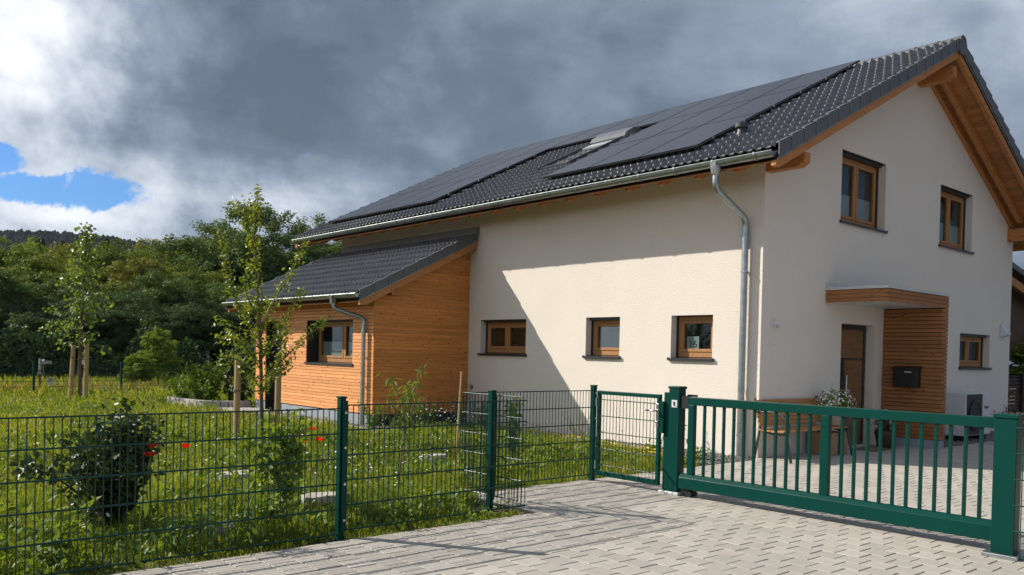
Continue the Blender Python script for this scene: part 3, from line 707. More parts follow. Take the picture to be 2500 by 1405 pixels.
b=MB(); b.box(AX+.19,SD[0]+.08,1.0,AX+.21,SD[0]+.11,1.2); b.tube([(AX+.19,SD[0]+.095,1.08),(AX+.16,SD[0]+.095,1.08),(AX+.16,SD[0]+.2,1.08)],.009,8); b.build('handle',m_steel,dd)
aS=(0-aEX)/cu
V,F=tiles(None,(aEX,AV+.06,AZ+SL*aEX),(0,1,0),(cu,0,su),(-su,0,cu),AFAR-AV-.1,aS-.02); me=fast_mesh('roof',V,F,4); aro=link('roof',me,m_tile,ann); me.polygons.foreach_set('use_smooth',[True]*len(me.polygons)); me.set_sharp_from_angle(angle=R(38))
b=MB(); P=lambda x,dz,y:(x,y,AZ+SL*x+dz)
b.prism([P(aEX+.02,-.045,AV+.05),P(-.002,-.045,AV+.05),P(-.002,-.10,AV+.05),P(aEX+.02,-.10,AV+.05)],(0,AFAR-AV-.09,0)); b.build('underlay',m_dark,aro)
for y,s in ((AV,1),(AFAR,-1)):
    b=MB(); nC=9; cl=aS/(nC-.1)
    for i in range(nC):
        a0=aEX+i*cl*cu; a1=min(-.004,a0+(cl+.02)*cu); lo=lambda x,off:AZ+SL*x+off
        pts=[(a0,lo(a0,.084)),(a1,lo(a1,.062)),(a1,lo(a1,-.115)),(a0,lo(a0,-.118))]
        b.prism([(px_,y+s*(0 if k in(0,3) else .014),z_) for k,(px_,z_) in enumerate(pts)],(0,s*.02,0))
        b.prism([(a0,y,lo(a0,.086)),(a1,y+s*.014,lo(a1,.062)),(a1,y+s*.11,lo(a1,.058)),(a0,y+s*.11,lo(a0,.082))],(0,0,-.018))
    b.build('verge_tile',m_tileflat,aro,bevel=.004)
for y0 in (AV+.02,AFAR-.03): b=MB(); b.prism([P(aEX,-.115,y0),P(-.004,-.115,y0),P(-.004,-.142,y0),P(aEX,-.142,y0)],(0,.012,0)); b.build('verge_lath',m_zincd,aro)
for y0 in (AV+.04,AFAR-.13):
    b=MB(); b.prism([P(aEX+.03,-.142,y0),P(-.004,-.142,y0),P(-.004,-.285,y0),P(aEX+.16,-.285,y0),P(aEX+.03,-.22,y0)],(0,.08,0)); b.build('rafter',m_beam,aro,bevel=.005)
b=MB()
for i in range(int((aEX*-1-2.3)/.1)):
    a0=aEX+.03+i*.1; b.prism([P(a0,-.17,AV+.12),P(a0+.096,-.17,AV+.12),P(a0+.096,-.15,AV+.12),P(a0,-.15,AV+.12)],(0,AFAR-AV-.25,0))
b.build('soffit',m_soff,aro)
b=MB(); b.box(-2.09,AV+.11,2.60,-1.93,AY0-.023,2.775); b.build('purlin',m_beamy,aro,bevel=.006)
b=MB(); b.prism([(-.012,AV+.02,4.06),(-.012,AV+.02,4.185),(-.03,AV+.02,4.185),(-.05,AV+.02,4.08),(-.09,AV+.02,4.05),(-.09,AV+.02,4.04)],(0,LEN-AV-.1,0)); b.prism([(-.013,AV-.02,4.19),(-.013,AV-.02,3.98),(-.09,AV-.02,3.97),(-.10,AV-.02,4.02),(-.03,AV-.02,4.19)],(0,.03,0)); b.build('flashing',m_zincd,aro)
agx,agz=aEX-.02,2.575
b=MB(); halfpipe(b,agx,agz,AV+.03,AFAR+.02,r=.068); ag=b.build('gutter',m_zinc,ann,smooth=True); ag.data.set_sharp_from_angle(angle=R(35))
for k in range(9): b=MB(); bracket(b,agx,agz,AV+.28+.72*k,r=.072); b.build('gutter_bracket',m_zinc,ag)
downpipe(ann,agx,agz,7.86,AX-.075,2.09,.0,r=.042,yo=-.42,k=.62)

# ------------------------------------------------------------------ solar panels
pw,pl_=1.163,1.918; PITY,PITS=1.18,1.935
proto=thing('solar_panel','x','solar panel',(0,0,0),'solar panels on the roof')
b=MB(); b.box(0,.006,.03,pl_,pw-.006,.036); b.build('glass',m_panel,proto,local=True)
b=MB(); b.box(0,0,0,pl_,.012,.038); b.box(0,pw-.012,0,pl_,pw,.038); b.box(0,.0122,0,.012,pw-.0122,.038); b.box(pl_-.012,.0122,0,pl_,pw-.0122,.038); b.box(.0122,.0122,.0,pl_-.0122,pw-.0122,.004); b.build('frame',m_pframe,proto,local=True)
for q in (.45,1.4):
    b=MB(); b.box(q,-.012,.0,q+.04,.0,.045); b.build('clamp',m_steel,proto,local=True)
    b=MB(); b.box(q-.02,.02,-.085,q+.02,pw-.02,-.001); b.build('rail',m_black,proto,local=True)
rown=['bottom','middle','top']; ordn=['first','second','third','fourth','fifth','sixth','seventh','eighth','ninth','tenth']
first=True
for r in range(3):
    for c in range(10):
        if r<2 and 3<=c<=5: continue
        o=proto if first else copy_tree(proto); first=False
        s=-.36+r*PITS; x=s*cu; y=1.0+c*PITY
        p=RP(x,.125,y); o.location=p; o.rotation_euler=(0,-ANG,0)
        o['label']=f"black solar panel in the {rown[r]} row of the array, {ordn[c]} column from the street gable"

# ------------------------------------------------------------------ fixtures on the walls
t=thing('motion_sensor','small white motion sensor on the shaded gable wall near the corner','sensor',(.3,0,2.05))
b=MB(); b.box(.255,-.035,2.0,.335,0,2.085); b.build('housing',m_white,t,bevel=.01); b=MB(); b.box(.27,-.12,2.03,.32,-.035,2.075); b.build('arm',m_white,t,bevel=.01)
b=MB(); b.lathe((.295,-.10,1.985),[(.01,-.0),(.03,.012),(.036,.045)],14); b.build('lens',mat('sensor_lens',(.5,.51,.52),scale=4,rough=.3),t,smooth=True)
t=thing('wall_lamp','white wedge-shaped lamp high on the gable wall by the far right corner','lamp',(9.85,0,2.3))
b=MB(); b.prism([(9.72,-.012,2.43),(9.72,-.012,2.13),(9.72,-.14,2.17),(9.72,-.15,2.22)],(.26,0,0)); b.build('shade',m_white,t,bevel=.005); b=MB(); b.box(9.74,-.011,2.12,9.96,0,2.44); b.build('backplate',m_white,t)
t=thing('doorbell','small white doorbell box on the wall left of the front door','doorbell',(2.2,0,1.05)); b=MB(); b.box(2.15,-.022,1.0,2.24,0,1.13); b.build('case',m_white,t,bevel=.006); b=MB(); b.lathe((2.195,-.023,1.03),[(.012,0),(.012,.012)],10); b.build('button',m_steel,t)
t=thing('mailbox','black letterbox mounted on the brown timber screen beside the door','mailbox',(3.95,-.48,1.06))
b=MB(); b.box(3.86,-.70,1.06,3.999,-.26,1.40); b.build('body',m_black,t,bevel=.008); b=MB(); b.prism([(3.84,-.72,1.402),(3.999,-.72,1.44),(3.999,-.72,1.405),(3.84,-.72,1.385)],(0,.48,0)); b.build('lid',m_black,t)
b=MB(); b.box(3.856,-.59,1.325,3.861,-.47,1.345); b.build('name_plate',m_white,t); b=MB(); b.box(3.855,-.405,1.315,3.861,-.38,1.34); b.build('lock',m_steel,t)
t=thing('garden_tap','round dark outdoor tap on the long wall close to the annexe','tap',(0,7.1,.75))
b=MB(); b.tube([(-.003,7.03,.76),(-.012,7.03,.76)],.045,16); b.build('rosette',m_zincd,t); b=MB(); b.tube([(-.012,7.03,.76),(-.12,7.03,.76),(-.13,7.03,.74),(-.13,7.03,.69)],.013,10); b.tube([(-.07,7.03,.76),(-.07,7.03,.80)],.008,8); b.tube([(-.07,6.99,.805),(-.07,7.07,.805)],.008,8); b.build('spout',m_steel,t)
# heat pump
t=thing('heat_pump','white air heat pump unit with black louvred grille by the gable wall','heat pump',(6.3,-.55,0))
hx0,hx1,hy0,hy1=5.86,6.98,-.72,-.28
hx0=6.0;hx1=7.28
b=MB(); b.box(hx0,hy0,.1,hx1,hy1,.94); b.build('casing',m_white,t,bevel=.015)
b=MB(); b.box(hx0+.03,hy0-.012,.12,hx0+.78,hy0-.002,.91); b.build('grille',mat('grille_black',(.02,.024,.03),(.012,.015,.02),scale=3,rough=.4),t)
b=MB()
for k in range(24): b.box(hx0+.03,hy0-.02,.135+k*.032,hx0+.78,hy0-.0122,.143+k*.032)
b.build('louvre',m_anth,t)
b=MB(); b.lathe((0,0,0),[(.30,0),(.30,.01),(.27,.016),(.26,.004)],32); me=b.mesh('fan_guard'); me.transform(Matrix.Translation((hx0+.40,hy0-.021,.5))@Matrix.Rotation(R(90),4,'X')); link('fan_guard',me,m_black,t)
text('Vaillant',.085,m_ink,t,TY((hx0+1.03,hy0-.002,.62)))
for q in (hx0+.1,hx1-.2): b=MB(); b.box(q,hy0+.05,-.03,q+.1,hy1-.05,.1); b.build('foot',m_black,t)

# ------------------------------------------------------------------ things by the entrance
t=thing('bench','wooden slatted garden bench with curved dark metal arms against the gable wall','bench',(.8,-.35,0))
b=MB()
for k in range(6):
    y=-.56+k*.075; b.box(-.22,y,.425+.004*abs(k-2),1.72,y+.06,.447+.004*abs(k-2))
b.build('seat',m_bench,t,bevel=.004)
b=MB()
for k in range(6):
    z=.50+k*.066; y=-.165+k*.022; b.box(-.22,y,z,1.72,y+.02,z+.056)
b.build('backrest',m_bench,t,bevel=.004)
for x in (-.16,1.66):
    b=MB(); b.tube(smoothpath([(x,-.02,.92),(x,-.10,.66),(x,-.15,.46),(x,-.3,.41),(x,-.5,.40),(x,-.6,.44)],5),.018,8); b.build('side_frame',m_bgrey,t,smooth=True)
    b=MB(); b.tube(smoothpath([(x,-.10,.70),(x,-.32,.72),(x,-.52,.66),(x,-.62,.52),(x,-.6,.43)],5),.018,8); b.build('armrest',m_bgrey,t,smooth=True)
    b=MB(); b.tube([(x,-.56,.42),(x,-.66,.0)],.021,8); b.build('leg',m_bgrey,t,smooth=True); b=MB(); b.tube([(x,-.13,.5),(x,-.05,.0)],.021,8); b.build('leg',m_bgrey,t,smooth=True)
t=thing('cardboard_box','brown cardboard box standing under the end of the bench','box',(1.75,-.35,0)); b=MB(); b.box(1.3,-.5,.005,1.84,-.15,.36); b.build('carton',m_card,t,bevel=.005); b=MB(); b.box(1.5,-.504,.01,1.56,-.146,.364); b.build('tape',m_ink,t)
t=thing('flower_pot','pale pot of white daisies standing on the bench end','flower pot',(1.62,-.36,.45))
b=MB(); b.lathe((1.62,-.36,.452),[(.115,0),(.14,.03),(.165,.27),(.175,.28),(.175,.30),(.15,.30)],20); b.build('pot',m_terra,t,smooth=True)
d=sph(420); d[:,2]=np.abs(d[:,2]); P=np.array([1.62,-.36,.74])+d*np.array([.31,.31,.32])*RNG.uniform(.5,1,(420,1))
V,F=leaves(P,.06,aspect=.35); link('foliage',fast_mesh('foliage',V,F,3),m_weed,t)
b=MB(); d=sph(170); d[:,2]=np.abs(d[:,2])+.05
for q in d:
    c=np.array([1.62,-.36,.75])+q*np.array([.33,.33,.33])*random.uniform(.9,1.06); r=random.uniform(.015,.023); n=Vector(q).normalized(); x=n.orthogonal().normalized(); y=n.cross(x); m0=len(b.v)
    b.v+=[tuple(Vector(c)+(x*math.cos(k*math.pi/4)+y*math.sin(k*math.pi/4))*r*(1 if k%2 else .6)) for k in range(8)]; b.f.append(tuple(range(m0,m0+8)))
b.build('blossom',m_whitep,t)
t=thing('planter_basket','dark planter with foliage and a white ribbon handle standing beside the screen','planter',(3.45,-.3,0))
b=MB(); b.lathe((3.45,-.35,0),[(.13,0),(.17,.22),(.175,.3),(.15,.3)],18); b.build('pot',mat('dark_pot',(.06,.04,.03),scale=6,rough=.7),t,smooth=True)
b=MB(); b.tube(smoothpath([(3.27,-.35,.28),(3.27,-.35,.5),(3.36,-.35,.64),(3.54,-.35,.64),(3.63,-.35,.5),(3.63,-.35,.28)],5),.016,6); b.build('handle',m_paper,t,smooth=True)
P=np.array([3.45,-.35,.36])+sph(260)*np.array([.2,.2,.17])*RNG.uniform(.4,1,(260,1)); V,F=leaves(P,.07,aspect=.5); link('foliage',fast_mesh('foliage',V,F,3),m_bush,t)
t=thing('doormat','small brown doormat lying in front of the entrance door','doormat',(3.0,-.4,0)); b=MB(); b.box(2.55,-.62,.003,3.2,-.2,.018); b.build('mat',mat('coir',(.22,.17,.09),scale=60,rough=1),t); b=MB(); b.box(2.58,-.59,.0182,3.17,-.56,.020); b.box(2.58,-.26,.0182,3.17,-.23,.02); b.build('border',m_black,t)
for i,(x,y,h,lab) in enumerate(((4.62,-.55,.75,'dark leafy shrub between the timber screen and the heat pump'),(9.1,-.5,.55,'low dark shrub growing at the far right corner of the gable'))):
    br=[[(x,y,0),(x+random.uniform(-.1,.1),y,h*.5),(x+random.uniform(-.2,.2),y+random.uniform(-.15,.15),h)]]
    for k in range(9):
        a=k*.7; br.append([(x,y,.05),(x+.14*math.cos(a),y+.12*math.sin(a),h*.45),(x+.3*math.cos(a),y+.24*math.sin(a),h*random.uniform(.5,1))])
    stem_plant('shrub',lab,'shrub',(x,y,0),br,m_bush,.07,60,m_barkd,spread=.05,aspect=.55)

# ------------------------------------------------------------------ fences
def meshpanel(b,axis,c,u0,u1,z0,z1=None,rows=6,th=.011):
    z1=z1 or z0+1.0
    P=(lambda u,d,z:(u,c+d,z)) if axis=='x' else (lambda u,d,z:(c+d,u,z))
    for k in range(rows):
        z=z0+(z1-z0)*k/(rows-1)
        for d in (-th*.62,th*.62): b.tube([P(u0,d,z),P(u1,d,z)],.0058,6)
    n=int(round((u1-u0)/.05))
    for k in range(n+1):
        u=u0+(u1-u0)*k/n; b.tube([P(u,0,z0-.004),P(u,0,z1+.004)],.0042,5)
def post(parent,x,y,h,wx=.044,wy=.06,m=None,cover=None):
    b=MB(); b.box(x-wx/2,y-wy/2,-.12,x+wx/2,y+wy/2,h); p=b.build('post',m or m_green,parent,bevel=.004)
    b=MB(); b.box(x-wx/2-.006,y-wy/2-.006,h-.002,x+wx/2+.006,y+wy/2+.006,h+.012); b.build('post_cap',m_green,p,bevel=.003)
    return p
FA=-1.228
t=thing('mesh_fence','green double-wire mesh fence along the paving in front of the lawn','fence',(-8,FA,0))
b=MB(); meshpanel(b,'x',FA,-10.31,-7.862,.032); b.build('mesh_panel',m_greenw,t)
b=MB(); meshpanel(b,'x',FA,-12.81,-10.36,.032); b.build('mesh_panel',m_greenw,t)
b=MB(); meshpanel(b,'x',FA,-7.795,-5.868,.058); b.build('mesh_panel',m_greenw,t)
for x,h in ((-7.828,1.115),(-10.335,1.115)):
    p=post(t,x,FA+.045,h,wx=.05,wy=.06); b=MB(); b.box(x-.02,FA-.02,.05,x+.022,FA-.013,h-.02); b.build('cover_strip',m_green,p,bevel=.002)
    for z in (.14,.43,.72,1.0): b=MB(); b.tube([(x+.004,FA-.024,z),(x+.004,FA-.013,z)],.011,10); b.build('bolt',m_steel,p)
t=thing('return_fence','short green mesh panel turning the fence corner at a post','fence',(-5.88,-.75,0))
b=MB(); meshpanel(b,'y',-5.878,-1.19,-.26,.085); b.build('mesh_panel',m_greenw,t)
p=post(t,-5.945,-.80,1.125,wx=.05,wy=.06); b=MB(); b.box(-5.918,-.83,.06,-5.91,-.77,1.1); b.build('cover_strip',m_green,p)
t=thing('side_fence','green mesh fence between the corner post and the wicket gate','fence',(-4.9,-.25,0))
b=MB(); meshpanel(b,'x',-.255,-5.878,-3.90,.083); b.build('mesh_panel',m_greenw,t)
p=post(t,-3.865,-.205,1.135,wx=.055,wy=.06)
for z in (.16,.75,1.05): b=MB(); b.tube([(-3.868,-.245,z),(-3.868,-.234,z)],.011,10); b.build('bolt',m_steel,p)
t=thing('roadside_fence','green mesh panel running on from the right gate post','fence',(-4.0,-5.5,0))
b=MB(); meshpanel(b,'y',-4.035,-7.2,-4.83,.02); b.build('mesh_panel',m_greenw,t); post(t,-4.03,-7.25,1.11)
# ---- wicket gate
t=thing('wicket_gate','narrow green framed mesh gate with silver lever handle','gate',(-3.86,-.7,0))
ga=-3.86; y0,y1=-1.225,-.275
b=MB(); b.box(ga-.02,y0,.075,ga+.02,y0+.045,1.085); b.box(ga-.02,y1-.045,.075,ga+.02,y1,1.085); b.box(ga-.02,y0+.045,1.04,ga+.02,y1-.045,1.085); b.box(ga-.02,y0+.045,.075,ga+.02,y1-.045,.135); b.build('frame',m_green,t,bevel=.004)
b=MB(); meshpanel(b,'y',ga,y0+.045,y1-.045,.2,.98,rows=5); n=int(round((y1-y0-.09)/.05))
for k in range(n+1):
    u=y0+.045+(y1-y0-.09)*k/n; b.tube([(ga,u,.135),(ga,u,1.04)],.0029,5)
b.build('mesh_infill',m_greenw,t)
b=MB(); b.box(ga-.028,y0-.055,.66,ga+.028,y0-.0,1.01); b.build('lock_box',m_green,t)
b=MB(); b.box(ga-.034,y0+.008,.72,ga-.0285,y0+.042,.985); b.build('lock_plate',m_steel,t,bevel=.004)
b=MB(); b.tube([(ga-.034,y0+.025,.905),(ga-.075,y0+.025,.905),(ga-.08,y0+.05,.905),(ga-.08,y0+.15,.905)],.010,8); b.tube([(ga-.034,y0+.025,.78),(ga-.05,y0+.025,.78)],.014,10); b.build('handle',m_steel,t,smooth=True)
for z in (.2,.95):
    b=MB(); b.tube([(ga-.012,y1+.012,z-.05),(ga-.012,y1+.012,z+.05)],.014,8); b.build('hinge',m_steel,t)
# ---- gate posts
t=thing('gate_post','square green gate post with key switch between wicket and sliding gate','gate post',(-3.8,-1.4,0))
b=MB(); b.box(-3.865,-1.475,.03,-3.745,-1.335,1.155); b.build('post',m_green,t,bevel=.006)
b=MB(); b.box(-3.873,-1.483,1.156,-3.737,-1.327,1.185); b.build('post_cap',m_green,t,bevel=.005)
b=MB(); b.box(-3.855,-1.334,.03,-3.79,-1.262,1.115); b.build('stop_post',m_green,t,bevel=.005)
b=MB(); b.box(-3.895,-1.51,-.002,-3.715,-1.24,.032); b.build('base_plate',mat('zinc_plate',(.62,.63,.63),scale=9,rough=.5,metal=.4),t,bevel=.006)
b=MB(); b.box(-3.870,-1.452,.955,-3.8655,-1.378,1.035); b.build('key_switch',m_white,t)
b=MB(); b.tube([(-3.873,-1.412,1.005),(-3.8702,-1.412,1.005)],.014,10); b.box(-3.873,-1.426,.972,-3.8702,-1.404,.997); b.box(-3.872,-1.443,.962,-3.8702,-1.434,.97); b.build('keyhole',m_ink,t)
b=MB(); b.tube([(-3.775,-1.4755,.27),(-3.775,-1.479,.27)],.015,10); b.build('sensor_hole',m_ink,t); b=MB(); b.box(-3.81,-1.4775,.22,-3.762,-1.4755,.30); b.build('sensor_plate',m_anth,t)
t=thing('gate_post','square green gate post closing the right end of the sliding gate','gate post',(-3.97,-4.75,0))
b=MB(); b.box(-4.03,-4.835,.03,-3.91,-4.668,1.085); b.build('post',m_green,t,bevel=.006)
b=MB(); b.box(-4.038,-4.843,1.086,-3.902,-4.66,1.118); b.build('post_cap',m_green,t,bevel=.005)
b=MB(); b.box(-4.08,-4.88,-.002,-3.86,-4.62,.03); b.build('base_plate',m_zinc,t,bevel=.006)
# ---- sliding gate
t=thing('sliding_gate','long green sliding gate with vertical bars across the driveway','gate',(-3.83,-3.1,0))
gy0,gy1=-4.645,-1.585; ga0,ga1=-3.85,-3.79
b=MB(); b.box(ga0,gy0,.99,ga1,gy1,1.078); b.build('top_rail',m_green,t,bevel=.005)
b=MB(); b.prism([(-3.885,gy0,.085),(-3.885,gy0,.205),(-3.85,gy0,.243),(-3.79,gy0,.243),(-3.755,gy0,.205),(-3.755,gy0,.085)],(0,gy1-gy0+.08,0)); b.build('bottom_rail',m_green,t,bevel=.004)
def stile(y0,y1,name='stile'):
    b=MB(); b.box(ga0+.001,y0,.243,ga1-.001,y1,.99); b.build(name,m_green,t,bevel=.004)
stile(gy1-.075,gy1,'end_stile'); ymid=-3.155; stile(ymid-.042,ymid+.042,'centre_stile'); stile(gy0,gy0+.02,'end_stile')
ya=gy1-.075; yb=ymid+.042
for k in range(11):
    y=ya+(yb-ya)*(k+1)/12; b=MB(); b.box(-3.833,y-.0135,.24,-3.806,y+.0135,.992); b.build('bar',m_green,t,bevel=.003)
ya=ymid-.042; yb=gy0+.02
for k in range(11):
    y=ya+(yb-ya)*(k+1)/12; b=MB(); b.box(-3.833,y-.0135,.24,-3.806,y+.0135,.992); b.build('bar',m_green,t,bevel=.003)
b=MB(); b.box(-3.845,gy1+.005,.95,-3.79,gy1+.1,1.085); b.box(-3.79,gy1-.05,1.079,-3.75,gy1+.06,1.10); b.build('guide_bracket',m_black,t)
b=MB(); b.box(-3.86,gy1-.03,.02,-3.76,gy1+.06,.08); b.tube([(-3.865,gy1-.05,.035),(-3.75,gy1-.05,.035)],.03,12); b.build('roller',m_black,t)
# ---- fence at the back of the lawn
t=thing('back_fence','dark green mesh fence at the far end of the meadow garden','fence',(-4,20.6,0))
bx=[-10.7,-8.2,-5.7,-3.2,-.7,1.8]; by=[19.9,20.05,20.2,20.6,20.8,21.0]
for k in range(len(bx)):
    post(t,bx[k],by[k],.93,wx=.055,wy=.055)
for k in range(len(bx)-1):
    b=MB(); a=Vector((bx[k],by[k],0)); c=Vector((bx[k+1],by[k+1],0))
    for q in range(6): b.tube([a+Vector((0,0,.05+.16*q)),c+Vector((0,0,.05+.16*q))],.006,5)
    for q in range(50): p=a.lerp(c,q/49); b.tube([p+Vector((0,0,.05)),p+Vector((0,0,.86))],.003,4)
    b.build('mesh_panel',m_greenw,t)

# ------------------------------------------------------------------ garden: stakes, stones, kerb, hose
def stake(name_label,p0,p1,r,group='stakes of the planted trees',rope=None):
    t=thing('tree_stake',name_label,'stake',tuple(p0),group); b=MB(); b.tube([p0,p1],r,10); b.build('pole',m_stake,t)
    if rope:
        b=MB(); b.tube(smoothpath(rope,4),.012,6); q=Vector(rope[0]); b.tube([q-Vector((0,0,.02)),q+Vector((0,0,.02))],r+.01,10); b.build('rope',m_rope,t)
TB=Vector((-5.47,5.45,0))
stake('pale stake left of the young pear tree',(-5.92,5.37,-.2),(-5.90,5.40,1.37),.05,rope=[(-5.91,5.39,.83),(-5.7,5.42,.80),(-5.49,5.45,.83)])
stake('pale stake right of the young pear tree',(-4.76,6.42,-.2),(-4.74,6.42,1.30),.05,rope=[(-4.75,6.42,1.05),(-5.1,5.95,.98),(-5.45,5.5,.98)])
stake('leaning stake left of the maple',(-5.42,17.35,-.2),(-5.36,17.3,1.45),.055,rope=[(-5.37,17.3,1.12),(-5.28,17.3,1.06),(-5.2,17.3,1.08)])
stake('upright stake in front of the maple trunk',(-5.10,17.12,-.2),(-5.08,17.12,1.55),.06)
stake('thin bamboo cane beside the fence corner',(-5.40,.5,-.1),(-5.325,.5,1.28),.012)
for (x,y,rx,ry,lab) in ((-7.28,2.05,.30,.17,'flat pale stepping stone in the grass behind the lobed shrub'),(-7.22,.22,.24,.16,'round pale stepping stone next to the front fence post'),(-4.42,2.25,.22,.13,'flat pale stepping stone in the grass behind the peach sapling'),(-8.55,-.55,.12,.07,'small grey stone at the foot of the dark bush')):
    t=thing('stepping_stone',lab,'stone',(x,y,0),'stones lying in the lawn'); b=MB(); n0=18; top=[];bot=[]
    for k in range(n0):
        a=2*math.pi*k/n0; q=1+random.uniform(-.08,.08); top.append((x+rx*q*math.cos(a)*.93,y+ry*q*math.sin(a)*.93,.085+random.uniform(-.006,.006))); bot.append((x+rx*q*math.cos(a),y+ry*q*math.sin(a),-.06))
    b.v+=top+bot; b.f.append(tuple(range(n0))); 
    for k in range(n0): b.f.append((k,n0+k,n0+(k+1)%n0,(k+1)%n0))
    b.build('slab',m_stone,t,bevel=.012)
t=thing('raised_bed','low curved stone kerb of the flower bed behind the annexe','garden edging',(-3,13.2,0))
kp=smoothpath([(-3.55,15.2,0),(-3.5,14.2,0),(-3.3,13.35,0),(-2.9,12.98,0),(-2.4,12.88,0)],3)
for k in range(len(kp)-1):
    b=MB(); p,q=Vector(kp[k]),Vector(kp[k+1]); b.bar(p+Vector((0,0,.07)),p.lerp(q,.97)+Vector((0,0,.07)),.16,.2); b.build('kerb_stone',m_stone if k<6 else m_conc,t,bevel=.015)
t=thing('yellow_hose','yellow hose lying in loops at the foot of the long wall','hose',(-.75,1.8,0))
b=MB(); pts=[(-.42,5.4,.03),(-.45,4.5,.035),(-.5,3.6,.04),(-.62,2.9,.05)]
for k in range(20):
    a=k*.66; pts.append((-.95+.26*math.cos(a)+.02*math.sin(k),1.75+.85*math.sin(a)+.05*math.sin(2.3*k),-.01+.0022*k+.012*math.sin(k*1.7)))
b.tube(smoothpath(pts,4),.014,7); b.build('pipe',m_yellow,t,smooth=True)
# utility post and little sign beyond the back fence
t=thing('utility_post','grey metal post with floodlight box beyond the back fence','utility post',(-5.07,22.5,0))
b=MB(); b.tube([(-5.07,22.5,-.1),(-5.07,22.5,.62)],.03,10); b.build('pole',m_bark,t); b=MB(); b.tube([(-5.07,22.46,.62),(-5.07,22.46,1.0)],.045,10); b.box(-5.13,22.42,.5,-5.03,22.47,.60); b.build('pipe',m_zinc,t)
b=MB(); b.box(-4.98,22.4,.83,-4.75,22.6,.92); b.tube([(-5.0,22.5,.88),(-4.93,22.5,.93)],.06,10); b.tube([(-4.97,22.5,.8),(-4.95,22.5,.3)],.012,6); b.build('head',m_zinc,t)
t=thing('plant_sign','small white lettered board on a short stick in the far meadow','sign',(-4.75,22.5,0))
b=MB(); b.box(-4.86,22.49,.27,-4.66,22.5,.40); b.box(-4.85,22.49,.08,-4.68,22.5,.25); b.build('board',m_white,t)
b=MB()
for k in range(4): b.box(-4.84,22.487,.29+k*.025,-4.68-.02*(k%2),22.4895,.30+k*.025)
b.build('line_of_text',m_anth,t); b=MB(); b.tube([(-4.76,22.51,-.1),(-4.76,22.51,.3)],.012,6); b.build('stick',m_stake,t)

# ------------------------------------------------------------------ planted trees and shrubs
def bp(lst,b0):   # photo points -> branch at depth plane y=b0(+offset)
    return [tuple(on_b(u,v,b0+o)) for u,v,o in lst]
pear=[bp(l,5.45) for l in (
 [(641,1095,0),(638,980,0),(637,900,0),(634,800,.05),(630,720,.05),(624,640,0),(621,570,0),(628,500,0),(630,458,0)],
 [(636,830,0),(655,760,.2),(690,700,.35),(718,655,.4),(746,588,.45)],
 [(638,925,0),(690,880,-.2),(745,825,-.3),(808,772,-.35)],
 [(637,880,0),(680,815,.1),(712,755,.15),(736,705,.2)],
 [(637,905,0),(600,850,-.1),(565,825,-.2),(527,822,-.25)],
 [(637,890,0),(590,835,.2),(560,800,.3),(528,788,.35)],
 [(634,800,0),(596,770,.25),(572,720,.3),(552,650,.35),(535,562,.35)],
 [(624,620,0),(607,560,-.1),(592,520,-.15),(577,487,-.15)],
 [(607,560,-.1),(600,525,-.1),(597,495,-.1)],
 [(637,960,0),(670,905,.2),(692,850,.3),(700,800,.3)],
 [(637,950,0),(600,900,-.2),(580,880,-.25),(540,872,-.3)],
 [(634,780,0),(610,740,-.2),(600,700,-.25),(605,640,-.3)],
 [(636,860,0),(612,800,.3),(606,760,.35),(600,735,.35)],
 [(636,880,0),(660,840,-.2),(690,828,-.3),(668,790,-.3)],
 [(637,970,0),(655,930,-.2),(690,905,-.3),(712,880,-.3)])]
stem_plant('pear_tree','young pear tree tied between two stakes in front of the annexe','tree',tuple(TB),pear,m_pear,.075,150,m_bark,r0=.02,aspect=.45,spread=.045,thick=.038,r1=.004)
t=thing('maple_tree','slender young maple with staked trunk far back in the meadow','tree',(-5.2,17.3,0))
b=MB(); b.tube(smoothpath([(-5.2,17.3,-.1),(-5.19,17.3,1.5),(-5.12,17.3,3.2),(-5.06,17.3,4.45)],5),[.06-.052*k/15 for k in range(16)],8)
P=[];O=[]
for k in range(54):
    z=1.35+3.2*(k/53)**.9; a=k*2.4; L0=(.80*(1-((z-1.35)/3.5))**.9+.10)*random.uniform(.35,1.15); 
    if z>3.9: L0*=.85
    p0=Vector((-5.17+.04*(z-2),17.3,z)); p1=p0+Vector((math.cos(a)*L0*.6,math.sin(a)*L0*.6,.22*L0)); p2=p0+Vector((math.cos(a)*L0,math.sin(a)*L0,.5*L0-(.25 if z<1.9 else 0)))
    b.tube([p0,p1,p2],[.012,.008,.003],5)
    n=int(9+32*L0)
    for q in range(n):
        tt=random.uniform(.2,1.05); p=p0.lerp(p2,tt)+Vector((random.gauss(0,.07),random.gauss(0,.07),random.gauss(0,.06))); P.append(tuple(p)); O.append((math.cos(a)*.4,math.sin(a)*.4,0))
b.build('trunk',m_bark,t,smooth=True); V,F=leaves(np.array(P),.105,aspect=.85,outward=np.array(O),up=.3); link('crown',fast_mesh('crown',V,F,3),m_maple,t)
peach=[bp(l,.0) for l in ([(970,1225,0),(978,1130,0),(988,1050,0),(995,985,0),(1003,930,0)],[(994,1010,0),(1010,955,.05),(1022,925,.08),(1034,884,.1)],[(992,1010,0),(972,960,-.1),(955,930,-.12),(944,908,-.12)],[(990,1030,0),(965,1000,-.05),(948,980,-.08),(934,975,-.1)],[(988,1045,0),(1015,1000,.1),(1038,975,.15),(1046,962,.15)],[(988,1050,0),(970,1020,.1),(950,1010,.15),(935,1005,.18)],[(992,1000,0),(998,960,-.1),(985,930,-.12)],[(986,1060,0),(1005,1030,-.1),(1030,1015,-.12)])]
